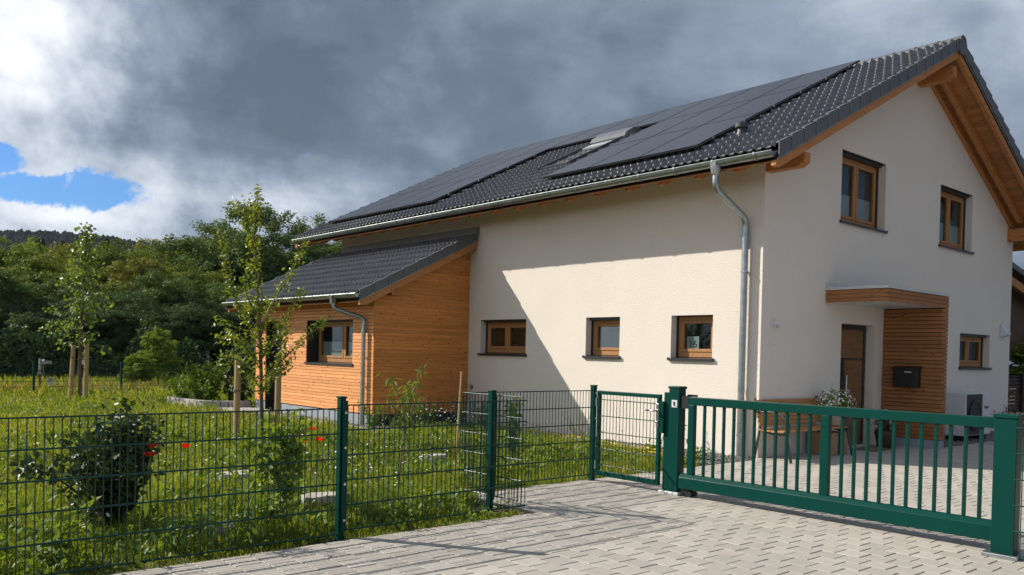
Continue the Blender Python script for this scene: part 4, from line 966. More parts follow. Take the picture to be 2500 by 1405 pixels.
stem_plant('peach_sapling','thin peach sapling with drooping leaves behind the front fence','sapling',tuple(on_b(970,1225,0)),peach,m_peach,.095,70,m_bark,r0=.009,aspect=.24,droop=1.4,spread=.025,r1=.003)
vine=[bp(l,.0) for l in ([(672,1285,0),(680,1200,0),(690,1120,0),(695,1040,0)],[(672,1270,0),(650,1180,.1),(630,1120,.15),(612,1070,.2)],[(675,1250,0),(705,1160,-.05),(720,1090,-.1),(742,1035,-.1)],[(680,1200,0),(660,1100,.15),(650,1050,.2),(640,1030,.2)],[(684,1180,0),(720,1120,.15),(745,1070,.15)],[(676,1260,0),(640,1210,-.1),(625,1180,-.12)],[(680,1210,0),(700,1190,.12),(735,1200,.2)],[(690,1100,0),(675,1050,-.1),(668,1020,-.12)],[(690,1110,0),(715,1060,.1),(728,1020,.12)],[(652,1160,0),(610,1110,0),(600,1095,.0)])]
stem_plant('lobed_shrub','light green shrub with lobed leaves behind the fence post','shrub',tuple(on_b(672,1285,0)),vine,m_vine,.075,120,m_bark,r0=.009,aspect=.85,spread=.055,r1=.003)
# dark glossy bush
bx0=-9.2; t=thing('dark_bush','dark glossy-leaved bush close behind the left fence panel','bush',(bx0,.15,0))
b=MB(); P=[];O=[]
rs=random.Random(5)
bb=[]
for k in range(26):
    a=rs.uniform(0,6.28); h=rs.uniform(.5,1.0); e=rs.uniform(.10,.34)*(1.15-.35*h); lean=-.08
    pts=[(bx0+rs.uniform(-.08,.08),.15+rs.uniform(-.08,.08),-.02),(bx0+math.cos(a)*e*.6,.15+math.sin(a)*e*.6,h*.42),(bx0+math.cos(a)*e+.05*h,.15+math.sin(a)*e,h*.92)]
    bb.append(pts)
bb+= [[(bx0,.1,0),(bx0-.22,.12,.3),(bx0-.47,.1,.5),(bx0-.62,.1,.53)],[(bx0,.1,0),(bx0-.2,.1,.42),(bx0-.32,.1,.7)],[(bx0,.1,0),(bx0+.22,.1,.5),(bx0+.33,.1,.86)],[(bx0,.1,0),(bx0+.05,.1,.6),(bx0+.1,.1,.98)]]
for pts in bb:
    pp=smoothpath(pts,5); b.tube(pp,[.014-.011*k/(len(pp)-1) for k in range(len(pp))],5)
    for k in range(3,len(pp)):
        for q in range(12): P.append(tuple(pp[k]+Vector((rs.gauss(0,.055),rs.gauss(0,.055),rs.gauss(0,.05)))))
b.tube([(bx0-.04,.1,-.03),(bx0-.09,.02,.16),(bx0-.13,-.03,.29)],[.028,.024,.02],8)
b.build('stem',m_bark,t,smooth=True); V,F=leaves(np.array(P),.062,aspect=.75,up=.3); link('foliage',fast_mesh('foliage',V,F,3),m_bush,t)
# poppies
def poppy(lab,u,v,b0,hz=None):
    p=on_b(u,v,b0); gz=0; t=thing('poppy',lab,'flower',(p.x,p.y,0),'red poppies in the lawn')
    b=MB(); b.tube(smoothpath([(p.x+.02,p.y,0),(p.x-.02,p.y,p.z*.6),(p.x,p.y,p.z-.01)],4),.0035,5); b.build('stem',m_weed,t)
    b=MB()
    for k in range(5):
        a=k*2*math.pi/5+random.random(); r=.042
        c=Vector((p.x,p.y,p.z-.012)); w=Vector((-math.sin(a),math.cos(a),0))*r*.72; o=Vector((math.cos(a),math.sin(a),0))
        b.quad(c,c+o*r*.65-w+Vector((0,0,.018)),c+o*r*1.05-w*.55+Vector((0,0,.042)),c+o*r*1.12+w*.55+Vector((0,0,.040)),c+o*r*.65+w+Vector((0,0,.018)))
    b.build('petal',m_red,t)
poppy('red poppy touching the right edge of the dark bush, upper bloom',372,1090,-.1); poppy('red poppy touching the right edge of the dark bush, lower bloom',366,1113,-.15); poppy('single red poppy standing alone right of the dark bush',453,1092,.6)
poppy('red poppy nearest to the lobed shrub',717,1067,.9); poppy('red poppy, second from the shrub in the upper pair',735,1058,1.2); poppy('topmost red poppy of the group beside the fence post',764,1051,1.3); poppy('lowest red poppy of the group beside the fence post',740,1082,.8); poppy('red poppy closest to the front fence post',780,1075,.8)

# ------------------------------------------------------------------ grass and weeds (uncountable)
def noise2(x,y,f,s=0):
    return (np.sin(x*f*1.3+s)+np.sin(y*f*1.7+s*2.1)+np.sin((x+y)*f*.9+s*.7)+np.sin((x-1.6*y)*f*.6+s*3.3))/4
def lawn_ok(x,y):
    ok=(y>-1.31)&((x<-5.82)|(y>-.15)|((x<-5.70)&(y>-.6)))
    ok&=~((x>-5.82)&(y<-.16))
    ok&=~((x>-.68)&(y<13)); ok&=~((x>-2.95)&(y>6.1)&(y<12.9)); ok&=~((x>-2.5)&(y<.02))
    ok&=~((x>-3.3)&(y>11.1)&(y<12.95))
    ok&=~((x>-3.0)&(y<.9)&(y>-.2)&(x>-1.3))
    for (sx,sy,rx,ry) in ((-7.28,2.05,.3,.17),(-7.22,.22,.24,.16),(-4.42,2.25,.22,.13)): ok&=(((x-sx)/rx)**2+((y-sy+.13)/(ry*1.15))**2)>2.1
    ok&=(((x+7.9)/.22)**2+((y+1.2)/.12)**2)>1; ok&=(((x+5.95)/.25)**2+((y+.75)/.28)**2)>1
    return ok
def scatter(n,d0,d1,power,a0=-.98,a1=.42):
    """random ground points between two distances, in the directions the garden spreads"""
    u=RNG.uniform(0,1,n); d=(d0**power+(d1**power-d0**power)*u)**(1/power); a=RNG.uniform(a0,a1,n)
    x=CAM.x+d*(np.sin(a)*RT0.x+np.cos(a)*FW0.x); y=CAM.y+d*(np.sin(a)*RT0.y+np.cos(a)*FW0.y)
    m=lawn_ok(x,y); return x[m],y[m],d[m]
def blades(x,y,h,w,lean=.45):
    n=len(x); z0=-.05+0*x; a=RNG.uniform(0,2*np.pi,n); l=np.abs(RNG.normal(.25,lean,n))*h; dx=np.cos(a)*l; dy=np.sin(a)*l
    f=RNG.uniform(0,2*np.pi,n); wx=np.cos(f)*w/2; wy=np.sin(f)*w/2
    o=np.stack([x,y,z0],1); W_=np.stack([wx,wy,0*wx],1); mid=o+np.stack([dx*.3,dy*.3,h*.6],1); tip=o+np.stack([dx,dy,h*(1-.25*np.minimum(l/h,1))],1)
    V=np.stack([o-W_,o+W_,mid-W_*.8,mid+W_*.8,tip],1).reshape(-1,3); i=np.arange(n)*5
    F=np.concatenate([np.stack([i,i+1,i+3],1),np.stack([i,i+3,i+2],1),np.stack([i+2,i+3,i+4],1)]); return V,F
Vs=[];Fs=[];off=0
def addb(V,F):
    global off
    Vs.append(V);Fs.append(F+off);off+=len(V)
for n,d0,d1,hm,w,lo in ((178000,5.2,9.5,.17,.006,.08),(143000,8.5,17,.15,.009,.07),(108000,15,30,.17,.016,.08),(72000,27,52,.26,.035,.1)):
    x,y,d=scatter(n,d0,d1,1.5)
    k=.5+.5*noise2(x,y,1.6)+.35*noise2(x,y,4.3,1.7); edge=np.clip((y+1.3)/.5,.25,1)*np.where(y<-.9,.6,1)
    h=np.clip(hm*(.55+.75*k)*edge*RNG.uniform(.5,1.35,len(x)),.025,.6)
    addb(*blades(x,y,h,w*RNG.uniform(.7,1.4,len(x))))
o=link('grass',fast_mesh('grass',np.concatenate(Vs),np.concatenate(Fs),3),m_grass); tag(o,kind='stuff')
# broad-leaved weeds
Ps=[]
x,y,d=scatter(11000,5.2,26,1.25)
keep=noise2(x,y,1.1,4)+RNG.uniform(-.5,.5,len(x))>.05; x,y,d=x[keep],y[keep],d[keep]
P=[];S=[]
for q in range(len(x)):
    k=9; hh=RNG.uniform(.04,.24); P.append(np.stack([x[q]+RNG.normal(0,.055,k),y[q]+RNG.normal(0,.055,k),RNG.uniform(0,hh,k)],1))
P=np.concatenate(P); V,F=leaves(P,.062,aspect=.5,up=.5); o=link('ground_weeds',fast_mesh('ground_weeds',V,F,3),m_weed); tag(o,kind='stuff')
x,y,d=scatter(5200,5.2,15,1.2); keep=(noise2(x,y,1.9,2.2)>.16)&(y>-.85); x,y=x[keep],y[keep]; P=[]
for q in range(len(x)):
    k=8; hh=RNG.uniform(.05,.3)*min(1,max(.35,(y[q]+1.3)/.5)); P.append(np.stack([x[q]+RNG.normal(0,.07,k),y[q]+RNG.normal(0,.07,k),RNG.uniform(0,hh,k)],1))
P=np.concatenate(P); V,F=leaves(P,.095,aspect=.42,up=.4); o=link('meadow_herbs',fast_mesh('meadow_herbs',V,F,3),m_vine); tag(o,kind='stuff')
# dry flowering grass near the back fence and stalks
x,y,d=scatter(30000,22,34,1.5); k=(np.abs(y-21.6)<1.7+.6*noise2(x,y,.9)); x,y=x[k],y[k]
V,F=blades(x,y,np.clip(RNG.normal(.36,.1,len(x)),.1,.65),np.full(len(x),.016),lean=.5); o=link('dry_grass',fast_mesh('dry_grass',V,F,3),m_dry); tag(o,kind='stuff')
x,y,d=scatter(4200,5.3,20,1.3); V,F=blades(x,y,np.clip(RNG.normal(.22,.08,len(x)),.05,.45)*np.clip((y+1.3)/.6,.3,1),np.full(len(x),.005),lean=.35); o=link('dry_stalks',fast_mesh('dry_stalks',V,F,3),m_dry); tag(o,kind='stuff')
# small white and yellow blossoms
def blossoms(name,m,pts,r):
    pts=np.asarray(pts); n=len(pts); k=6; a=np.arange(k)*2*np.pi/k
    nr=RNG.normal(size=(n,3))*.5; nr[:,2]+=1; nr/=np.linalg.norm(nr,axis=1)[:,None]; x=np.cross(nr,[1,.3,.1]); x/=np.linalg.norm(x,axis=1)[:,None]; y=np.cross(nr,x); rr=r*RNG.uniform(.6,1.3,n)
    V=(pts[:,None]+(x[:,None]*np.cos(a)[None,:,None]+y[:,None]*np.sin(a)[None,:,None])*rr[:,None,None]).reshape(-1,3); F=np.arange(n*k).reshape(n,k)
    o=link(name,fast_mesh(name,V,F,k),m); tag(o,kind='stuff')
P=[]
for (cx_,cy_,sx,sy,n,h0,h1) in ((-1.6,5.7,.9,.3,170,.18,.5),(-6.3,2.2,.5,.7,60,.15,.4),(-5.6,1.6,.9,.9,80,.1,.35),(-3.2,17,2.0,.8,160,.2,.42),(-.8,2.4,.25,.7,40,.25,.5),(-7,5,3,3,110,.12,.28),(-6.2,1.0,.7,.4,50,.15,.4),(-5,12,3,4,90,.15,.3)):
    x=RNG.normal(cx_,sx,n); y=RNG.normal(cy_,sy,n); k=lawn_ok(x,y); P.append(np.stack([x,y,RNG.uniform(h0,h1,n)],1)[k])
blossoms('white_blossoms',m_whitep,np.concatenate(P),.014)
x=RNG.normal(-7,2.5,160);y=RNG.normal(5,4,160);k=lawn_ok(x,y); blossoms('yellow_blossoms',m_yel,np.stack([x,y,RNG.uniform(.1,.26,160)],1)[k],.012)
# taller herbs in the borders: individual plants
def herb(lab,x,y,h,m,n=7,size=.07,per=70,aspect=.4,spread=.03,wid=.16,name='garden_plant'):
    br=[]
    for k in range(n):
        a=k*2.4+random.random(); e=wid*random.uniform(.4,1.1); hh=h*random.uniform(.65,1.05)
        br.append([(x+.02*math.cos(a),y+.02*math.sin(a),-.04),(x+e*.45*math.cos(a),y+e*.45*math.sin(a),hh*.55),(x+e*math.cos(a),y+e*math.sin(a),hh)])
    return stem_plant(name,lab,'plant',(x,y,0),br,m,size,per,m_weed,r0=.006,aspect=aspect,spread=spread,r1=.002,thick=.006)
herb('tall leafy plant at the wall behind the corner fence post',-3.3,1.9,.85,m_weed,6,.08,75)
herb('feathery green plant at the foot of the annexe corner',-2.75,6.6,.55,m_weed,9,.06,80,wid=.3); herb('flowering herb clump below the orange side wall',-1.7,6.3,.62,m_weed,10,.05,80,wid=.34); herb('tall dry seed stalks against the orange side wall',-.75,6.45,.85,m_dry,14,.05,60,wid=.35,aspect=.2); herb('leafy clump at the foot of the cream wall beside the annexe',-.55,6.0,.5,m_weed,9,.06,80,wid=.3)
herb('thistle-like weed at the paving edge left of the fence post',-8.62,-1.0,.42,m_weed,6,.12,40,aspect=.22,wid=.2); herb('broad weed at the paving edge in front of the dark bush',-9.05,-.9,.25,m_weed,6,.13,40,aspect=.25,wid=.22); herb('pale leaved weed at the far left fence foot',-9.78,-.75,.4,m_vine,6,.10,50,aspect=.4,wid=.2); herb('nettle-like weed in front of the lobed shrub',-8.2,-.75,.3,m_vine,6,.09,60,aspect=.45,wid=.16)
herb('yellow flowering weed at the foot of the long wall',-.55,3.3,.5,m_dry,8,.03,50,wid=.3); herb('thin weed against the wall behind the wicket gate',-.35,1.25,.5,m_weed,4,.05,50,wid=.18); herb('low weed tuft by the wall beside the wicket gate',-1.0,.4,.2,m_weed,6,.09,60,wid=.18)
for k,(x,y,h,lab) in enumerate(((-2.9,14.3,1.15,'tall bushy plant in the raised bed behind the annexe'),(-2.5,13.4,.75,'dark leafy plant in the raised bed nearest the annexe'),(-3.2,14.0,.7,'loose plant at the open end of the raised bed'),(-3.0,15.6,.8,'leafy plant at the back of the raised bed'))):
    herb(lab,x,y,h,m_weed if k!=1 else m_bush,14,.11,75,wid=.55,aspect=.5,spread=.06)

# ------------------------------------------------------------------ woodland behind
protos={}
def kind(k):
    if k in protos: return protos[k]
    if k=='olive': p=tree_proto('broadleaf_tree','x',8,3.0,3.3,4.6,9500,.26,m_lfA,60,1.0)
    elif k=='mid': p=tree_proto('broadleaf_tree','x',8,3.0,3.4,4.6,9500,.26,m_lfB,60,1.0)
    elif k=='deep': p=tree_proto('broadleaf_tree','x',8,3.1,3.6,4.2,10500,.25,m_lfC,60,1.05)
    elif k=='bright': p=tree_proto('broadleaf_tree','x',8,3.0,3.3,4.7,9500,.26,m_lfD,55,1.0)
    elif k=='yellow': p=tree_proto('broadleaf_tree','x',8,2.8,3.3,4.7,9000,.26,m_lfE,55,.95)
    elif k=='round': p=tree_proto('broadleaf_tree','x',8,3.3,3.7,4.3,17000,.20,m_lfB,95,.85,trunk=.2)
    elif k=='thin': p=tree_proto('broadleaf_tree','x',8,1.1,1.6,6.4,1500,.24,m_lfE,14,.7,trunk=.08)
    elif k=='shrub': p=tree_proto('garden_bush','x',8,2.1,4.0,3.9,3600,.5,m_lfD,26,1.15,trunk=.1)
    elif k=='conifer': p=conifer_proto('conifer','x',8,2.2,17000,m_con)
    protos[k]=[p,False]; return protos[k]
def plant(k,u,d,topv,wf=1.0,lab='',grp='woodland trees beyond the meadow',cat='tree',sink=0.):
    """a tree of kind k at horizontal distance d in direction u, top as high as the photograph shows"""
    g0=at_depth(u,840,d); zt=at_depth(u,topv,d).z; H=(zt+sink)/8.1
    pr=kind(k); o=pr[0] if not pr[1] else copy_tree(pr[0]); pr[1]=True
    o.location=(g0.x,g0.y,-sink); o.rotation_euler=(0,0,random.uniform(0,6.28)); o.scale=(H*wf,H*wf,H)
    o['label']=lab; o['category']=cat; o['group']=grp
T=[('bright',10,62,585,1.1,'bright green tree at the far left edge of the woodland'),
('conifer',95,70,572,.9,'dark conifer rising behind the bright left-hand tree'),('conifer',152,74,580,.8,'dark conifer next to the maple on its left'),('conifer',255,72,572,.8,'dark pointed conifer just right of the maple tip'),
('yellow',60,54,660,1.2,'yellowish tree below the far left conifer'),('olive',135,52,615,1.2,'olive tree behind the left side of the maple'),('yellow',190,58,605,1.1,'yellow-green crown directly behind the maple top'),('olive',300,55,598,1.25,'broad olive tree right of the maple'),('yellow',345,50,640,1.1,'yellowish tree low between the olive trees'),
('thin',408,66,580,1.2,'thin lone tree standing above the hedge line'),('olive',395,60,622,1.1,'olive tree below the thin lone tree'),('mid',470,60,590,1.2,'tall green tree left of the round tree'),('olive',520,64,578,1.1,'olive tree touching the left of the round tree'),
('round',672,62,505,1.12,'large round dense tree rising highest beside the annexe roof'),('mid',590,58,560,1.0,'green tree filling the left flank of the round tree'),('mid',800,66,575,1.2,'tree seen under the main eave above the annexe roof'),('deep',745,58,620,1.1,'dark tree behind the annexe roof edge'),
('deep',20,44,735,1.5,'dark tree in front at the far left'),('mid',-60,46,640,1.4,'tree just outside the left picture edge'),('deep',110,43,760,1.4,'dark foliage mass left of the maple trunk'),('deep',215,43,735,1.4,'dark foliage mass behind the maple trunk'),('deep',290,45,705,1.3,'deep green tree right of the maple crown'),('mid',415,47,668,1.25,'grey-green tree in the middle of the hedge line'),('deep',370,43,740,1.2,'dark tree in the middle of the hedge line'),('deep',470,44,735,1.3,'dark tree left of the pear tree'),('mid',545,46,690,1.2,'grey-green tree behind the left branches of the pear'),('deep',600,45,720,1.2,'dark tree behind the annexe far end'),('deep',680,46,700,1.2,'dark tree hidden behind the annexe wall'),
('olive',-140,52,610,1.3,'olive tree left outside the picture edge'),('deep',-150,44,700,1.4,'dark tree left outside the picture edge'),('olive',240,48,675,1.2,'olive tree low behind the maple crown'),('mid',160,47,690,1.2,'green tree low behind the left of the maple'),('olive',480,50,650,1.1,'olive tree above the dark hedge left of the pear')]
for k,u,d,tv,wf,lab in T: plant(k,u,d,tv,wf,lab)
G_='garden bushes'
plant('shrub',388,33,806,1.0,'bright sunlit bush in front of the dark trees behind the back fence',G_,'bush'); plant('shrub',347,31.5,862,1.5,'low sunlit bush at the back fence beside the bright bush',G_,'bush'); plant('shrub',422,32.5,872,1.3,'small bright bush tuft right of the tall bright bush',G_,'bush')
for k in protos:
    if not protos[k][1]:
        for c in list(protos[k][0].children): bpy.data.objects.remove(c)
        bpy.data.objects.remove(protos[k][0])
# dark undergrowth closing the foot of the wood (uncountable)
n=52000; u=RNG.uniform(-260,900,n); P=[]
dd=RNG.uniform(40,47,n); a=np.arctan((u-1250)/FPX); hh=RNG.uniform(0,1,n)**1.3*(1.6+.9*np.sin(u*.021)+.5*np.sin(u*.057))
P=np.stack([CAM.x+dd*(np.sin(a)*RT0.x+np.cos(a)*FW0.x),CAM.y+dd*(np.sin(a)*RT0.y+np.cos(a)*FW0.y),np.abs(hh)],1)
V,F=leaves(P,.17,aspect=.6,up=.2); o=link('undergrowth',fast_mesh('undergrowth',V,F,3),m_lfC); tag(o,kind='stuff')
# far wooded hill
def ridge(u): return np.interp(u,[-900,-200,0,90,180,260,330,430,520,700,1000,1500,2600],[600,576,572,570,576,584,596,604,612,640,720,880,910])
us=np.linspace(-900,2600,420); D0,D1=620.,1000.
V=[];F=[];nr=16
for i,u in enumerate(us):
    a=math.atan((u-1250)/FPX); top=at_depth(u,float(ridge(u))+7,D1).z
    for k in range(nr):
        q=k/(nr-1); d=D0+(D1-D0)*q; z=top*(q**.8)
        V.append((CAM.x+d*(math.sin(a)*RT0.x+math.cos(a)*FW0.x),CAM.y+d*(math.sin(a)*RT0.y+math.cos(a)*FW0.y),z-1))
for i in range(len(us)-1):
    for k in range(nr-1): F.append((i*nr+k,(i+1)*nr+k,(i+1)*nr+k+1,i*nr+k+1))
# back side so that the hill is a solid body
n0=len(V)
for i,u in enumerate(us):
    a=math.atan((u-1250)/FPX); d=1500; V.append((CAM.x+d*(math.sin(a)*RT0.x+math.cos(a)*FW0.x),CAM.y+d*(math.sin(a)*RT0.y+math.cos(a)*FW0.y),-1))
for i in range(len(us)-1): F.append((i*nr+nr-1,(i+1)*nr+nr-1,n0+i+1,n0+i))
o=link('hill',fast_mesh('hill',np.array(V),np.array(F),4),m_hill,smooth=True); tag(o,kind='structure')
# its forest: crowns as lumpy domes, one mass
b_=[]; n=9000
u=RNG.uniform(-700,1400,n); q=RNG.uniform(.25,1.0,n)**.6; q[:3200]=RNG.uniform(.96,1.0,3200)
a=np.arctan((u-1250)/FPX); d=D0+(D1-D0)*q
top=np.array([at_depth(uu,float(ridge(uu))+7,D1).z for uu in u]); z=top*(q**.8)-1
C=np.stack([CAM.x+d*(np.sin(a)*RT0.x+np.cos(a)*FW0.x),CAM.y+d*(np.sin(a)*RT0.y+np.cos(a)*FW0.y),z],1)
th=np.linspace(0,2*np.pi,7)[:-1]; prof=[(1.0,-.2),(1.05,.35),(.75,.8),(.3,1.0)]
base=[];
for r_,zz in prof: base+= [(r_*math.cos(t_),r_*math.sin(t_),zz) for t_ in th]
base=np.array(base); fc=[]
for k in range(3):
    for j in range(6): fc.append((k*6+j,k*6+(j+1)%6,(k+1)*6+(j+1)%6,(k+1)*6+j))
fc=np.array(fc); s=RNG.uniform(2.2,4.2,n); hz=s*RNG.uniform(1.2,2.0,n)
V=(C[:,None]+base[None]*np.stack([s,s,hz],1)[:,None]*RNG.uniform(.75,1.25,(n,len(base),1))).reshape(-1,3); F=(np.arange(n)[:,None,None]*len(base)+fc[None]).reshape(-1,4)
m_hf=leafmat('far_forest_crowns',(.022,.034,.026),(.010,.017,.015),trans=0,rough=1,spec=0,scale=.02)  # crowns darkened like the hill, the cloud shadow painted into their colour
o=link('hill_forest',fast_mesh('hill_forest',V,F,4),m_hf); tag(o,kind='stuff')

# ------------------------------------------------------------------ beyond the right corner
t=thing('timber_carport','dark timber carport with tiled roof behind the right end of the house','carport',(20,5,0))
b=MB(); b.prism([(16.5,3,5.45),(24,3,4.1),(24,3,3.92),(16.5,3,5.27)],(0,6,0)); b.build('roof',m_tileflat,t); b=MB(); b.prism([(16.5,3.1,5.05),(24,3.1,3.7),(24,3.1,3.45),(16.5,3.1,4.75)],(0,.12,0)); b.build('beam',m_beam,t); b=MB(); b.box(16,3.5,1.8,27,3.6,4.9); b.build('wall',wood('dark_boards',(.10,.05,.025),(.06,.03,.015),0),t)
for x in (18.4,23.6):
    b=MB(); b.box(x,3.2,0,x+.16,3.36,4.0); b.build('pillar',m_beamy,t)
t=thing('slat_fence','dark horizontal slat fence seen past the right end of the house','fence',(18,2.3,0))
b=MB()
for k in range(9): b.box(15.5,2.3,.08+k*.115,22,2.33,.17+k*.115)
b.build('slats',wood('fence_slats',(.09,.06,.045),(.06,.04,.03),0),t); b=MB(); b.box(18.3,2.2,0,18.45,2.29,1.2); b.build('post',m_black,t); b=MB(); b.box(15.5,2.28,1.12,22,2.35,1.17); b.build('top_rail',m_black,t)
o=copy_tree(protos['shrub'][0]); g0=at_depth(2490,890,36); o.location=(g0.x,g0.y,0); o.scale=(.9,.9,.30); o['label']='sunlit green bush behind the dark slat fence on the right'; o['category']='bush'; o['group']='garden bushes'

# ------------------------------------------------------------------ light
SD_=Vector((-1,1.49,1.2)).normalized()
sd=bpy.data.lights.new('sun','SUN'); sd.energy=5.0; sd.angle=R(.53); sd.color=(1,.93,.82); so=bpy.data.objects.new('sun',sd); COL.objects.link(so)
so.rotation_euler=(-SD_).to_track_quat('-Z','Y').to_euler(); so.location=(-20,20,30)
w=bpy.data.worlds.new('World'); scene.world=w; w.use_nodes=True; nt=w.node_tree; nt.nodes.clear()
out=N(nt,'ShaderNodeOutputWorld')
sky=N(nt,'ShaderNodeTexSky'); sky.sky_type='NISHITA'; sky.sun_disc=False; sky.sun_elevation=math.asin(SD_.z); sky.sun_rotation=math.atan2(SD_.x,SD_.y); sky.air_density=1.2; sky.dust_density=.3; sky.ozone_density=3
tint=N(nt,'ShaderNodeMix',data_type='RGBA',blend_type='MULTIPLY',inp={'Factor':1}); L(nt,sky.outputs[0],tint.inputs['A']); tint.inputs['B'].default_value=(.32,.62,1.05,1)
bgs=N(nt,'ShaderNodeBackground',inp={'Strength':.088}); L(nt,tint.outputs['Result'],bgs.inputs[0])
tc=N(nt,'ShaderNodeTexCoord'); mp=N(nt,'ShaderNodeMapping'); mp.inputs['Rotation'].default_value=(0,0,TH); L(nt,tc.outputs['Generated'],mp.inputs[0])   # y = main view direction, x = right
sep=N(nt,'ShaderNodeSeparateXYZ'); L(nt,mp.outputs[0],sep.inputs[0])
def mth(op,a,b=None,c=None,clamp=False):
    n=N(nt,'ShaderNodeMath',operation=op); n.use_clamp=clamp
    for i,v in enumerate((a,b,c)):
        if v is None: continue
        if isinstance(v,(int,float)): n.inputs[i].default_value=v
        else: L(nt,v,n.inputs[i])
    return n.outputs[0]
X,Y_,Z_=sep.outputs
# cloud deck coordinates: direction projected on a layer overhead
zz=mth('ADD',mth('MAXIMUM',Z_,0),.22); cxyz=N(nt,'ShaderNodeCombineXYZ'); L(nt,mth('DIVIDE',X,zz),cxyz.inputs[0]); L(nt,mth('DIVIDE',Y_,zz),cxyz.inputs[1]); cxyz.inputs[2].default_value=0.3
def noise(scale,detail=7,rough=.55,dist=.6,sy=1.0,off=0.,vec=None):
    m2=N(nt,'ShaderNodeMapping'); m2.inputs['Scale'].default_value=(1,sy,1); m2.inputs['Location'].default_value=(off,off*.7,off*.3); L(nt,vec or cxyz.outputs[0],m2.inputs[0])
    n=N(nt,'ShaderNodeTexNoise',inp={'Scale':scale,'Detail':detail,'Roughness':rough,'Distortion':dist}); L(nt,m2.outputs[0],n.inputs['Vector']); return n.outputs['Fac']
n1=noise(1.15,8,.52,.5,.8,3.1); n2=noise(3.6,8,.58,.5,.9,7.7); n3=noise(9,6,.6,.3,1,1.3,vec=mp.outputs[0])
def blob(u,v,r0,r1,el=None,wa=.16):
    """1 inside an angular distance r0 of a sky direction, 0 outside r1"""
    q=ray(u,v).normalized(); x=q.dot(RT0); y=q.dot(FW0); z=q.z
    vm=N(nt,'ShaderNodeVectorMath',operation='SUBTRACT'); L(nt,mp.outputs[0],vm.inputs[0]); vm.inputs[1].default_value=(x,y,z)
    sc=N(nt,'ShaderNodeVectorMath',operation='MULTIPLY'); L(nt,vm.outputs[0],sc.inputs[0]); sc.inputs[1].default_value=el or (1,1,1)
    ln=N(nt,'ShaderNodeVectorMath',operation='LENGTH'); L(nt,sc.outputs[0],ln.inputs[0])
    wob=mth('MULTIPLY_ADD',n3,wa,-wa/2); d=mth('ADD',ln.outputs['Value'],wob)
    mr=N(nt,'ShaderNodeMapRange',interpolation_type='SMOOTHSTEP',inp={'From Min':r1,'From Max':r0}); L(nt,d,mr.inputs[0]); return mr.outputs[0]
# brightness of the cloud deck
nA=noise(4.2,8,.55,.35,1,6.3,vec=mp.outputs[0]); nB=noise(13,9,.62,.25,1,8.8,vec=mp.outputs[0])
n4=noise(8.5,7,.6,.3,.9,4.4)
t_=mth('MULTIPLY_ADD',n1,1.15,-.575+.075); t_=mth('MULTIPLY_ADD',n2,.34,mth('ADD',t_,-.17)); lx=N(nt,'ShaderNodeMapRange',interpolation_type='SMOOTHSTEP',inp={'From Min':.05,'From Max':-.4,'To Min':.32,'To Max':1.0}); L(nt,X,lx.inputs[0])
t_=mth('ADD',t_,mth('MULTIPLY',lx.outputs[0],mth('ADD',mth('MULTIPLY_ADD',nA,1.25,-.625),mth('MULTIPLY_ADD',nB,.55,-.275))))
low=N(nt,'ShaderNodeMapRange',interpolation_type='SMOOTHSTEP',inp={'From Min':.30,'From Max':.03}); L(nt,Z_,low.inputs[0])
left=N(nt,'ShaderNodeMapRange',interpolation_type='SMOOTHSTEP',inp={'From Min':-.22,'From Max':-.56}); L(nt,X,left.inputs[0])
mid=N(nt,'ShaderNodeMapRange',interpolation_type='SMOOTHSTEP',inp={'From Min':.12,'From Max':-.35}); L(nt,X,mid.inputs[0])
t_=mth('MULTIPLY_ADD',left.outputs[0],.30,t_); lm=mth('MULTIPLY',low.outputs[0],mid.outputs[0]); n6=noise(7,9,.62,.4,1,2.2,vec=mp.outputs[0]); t_=mth('MULTIPLY_ADD',lm,mth('MULTIPLY_ADD',n6,1.7,-.42),t_)
t_=mth('MULTIPLY_ADD',mth('MULTIPLY',blob(85,150,.0,.15),mth('MULTIPLY_ADD',nA,2.6,-.55)),.6,t_)
t_=mth('MULTIPLY_ADD',blob(2350,170,.05,.45),.16,t_); t_=mth('MULTIPLY_ADD',blob(830,300,.05,.36,(1,1,1.2)),-.03,t_)
t_=mth('MULTIPLY_ADD',blob(760,480,.01,.12,(1,1,1.8)),.14,t_)
back=N(nt,'ShaderNodeMapRange',interpolation_type='SMOOTHSTEP',inp={'From Min':.2,'From Max':-.5}); L(nt,Y_,back.inputs[0]); t_=mth('MULTIPLY_ADD',back.outputs[0],.25,t_)
cr=ramp(nt,[(0,(.080,.110,.160)),(.14,(.115,.152,.212)),(.34,(.235,.285,.365)),(.6,(.52,.57,.64)),(1,(.93,.95,.98))]); L(nt,t_,cr.inputs[0])
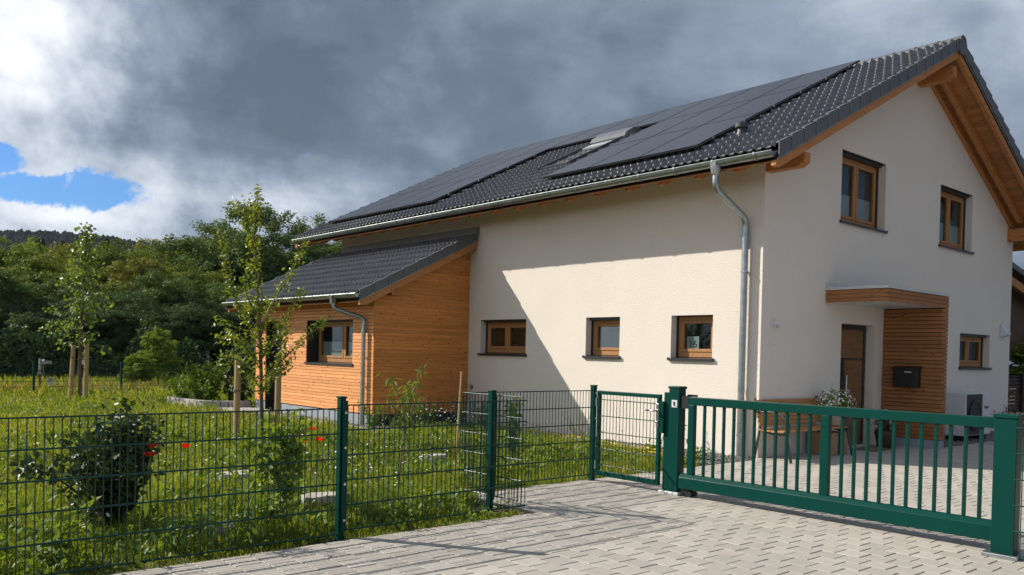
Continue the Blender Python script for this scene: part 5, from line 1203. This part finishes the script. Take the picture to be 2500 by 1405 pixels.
bgc=N(nt,'ShaderNodeBackground',inp={'Strength':1.0}); L(nt,cr.outputs[0],bgc.inputs[0])
# openings of blue sky
hole=mth('MAXIMUM',blob(225,470,0,.095,(1,1,2.5),.0),mth('MULTIPLY',blob(110,468,0,.10,(1,1,3.0),.0),.95)); hole=mth('MAXIMUM',hole,blob(-10,382,0,.05,(1,1,1.6),.0)); hole=mth('MAXIMUM',hole,mth('MULTIPLY',blob(-260,440,0,.12,(1,1,2.4),0),.9))
n5=noise(11,10,.68,.5,1,5.1,vec=mp.outputs[0]); hm=N(nt,'ShaderNodeMapRange',interpolation_type='SMOOTHSTEP',inp={'From Min':.36,'From Max':.62}); L(nt,mth('ADD',hole,mth('MULTIPLY_ADD',n5,-2.6,1.3)),hm.inputs[0]); hole=hm.outputs[0]
bgb=N(nt,'ShaderNodeBackground',inp={'Strength':1.0}); 
mx=N(nt,'ShaderNodeMixShader'); L(nt,hole,mx.inputs[0]); L(nt,bgc.outputs[0],mx.inputs[1]); L(nt,bgs.outputs[0],mx.inputs[2]); L(nt,mx.outputs[0],out.inputs[0])

hz=bpy.data.materials.new('haze'); hz.use_nodes=True; hn=hz.node_tree; hn.nodes.clear(); ho=N(hn,'ShaderNodeOutputMaterial'); pv=N(hn,'ShaderNodeVolumePrincipled',inp={'Color':(.72,.82,1,1),'Density':.00006,'Anisotropy':.2}); L(hn,pv.outputs[0],ho.inputs['Volume'])
b=MB(); b.box(-1650,-1650,-3,1650,1650,330); o=b.build('haze',hz); tag(o,kind='stuff')
# ------------------------------------------------------------------ render settings
vs=scene.view_settings; scene.display_settings.display_device='sRGB'; vs.view_transform='Standard'; vs.look='None'; vs.exposure=.36; vs.gamma=1; vs.use_curve_mapping=False
scene.render.engine='CYCLES'; cy=scene.cycles; cy.max_bounces=7; cy.diffuse_bounces=3; cy.glossy_bounces=3; cy.transmission_bounces=4; cy.transparent_max_bounces=12; cy.use_denoising=True; cy.caustics_reflective=False; cy.caustics_refractive=False
scene.render.use_persistent_data=False
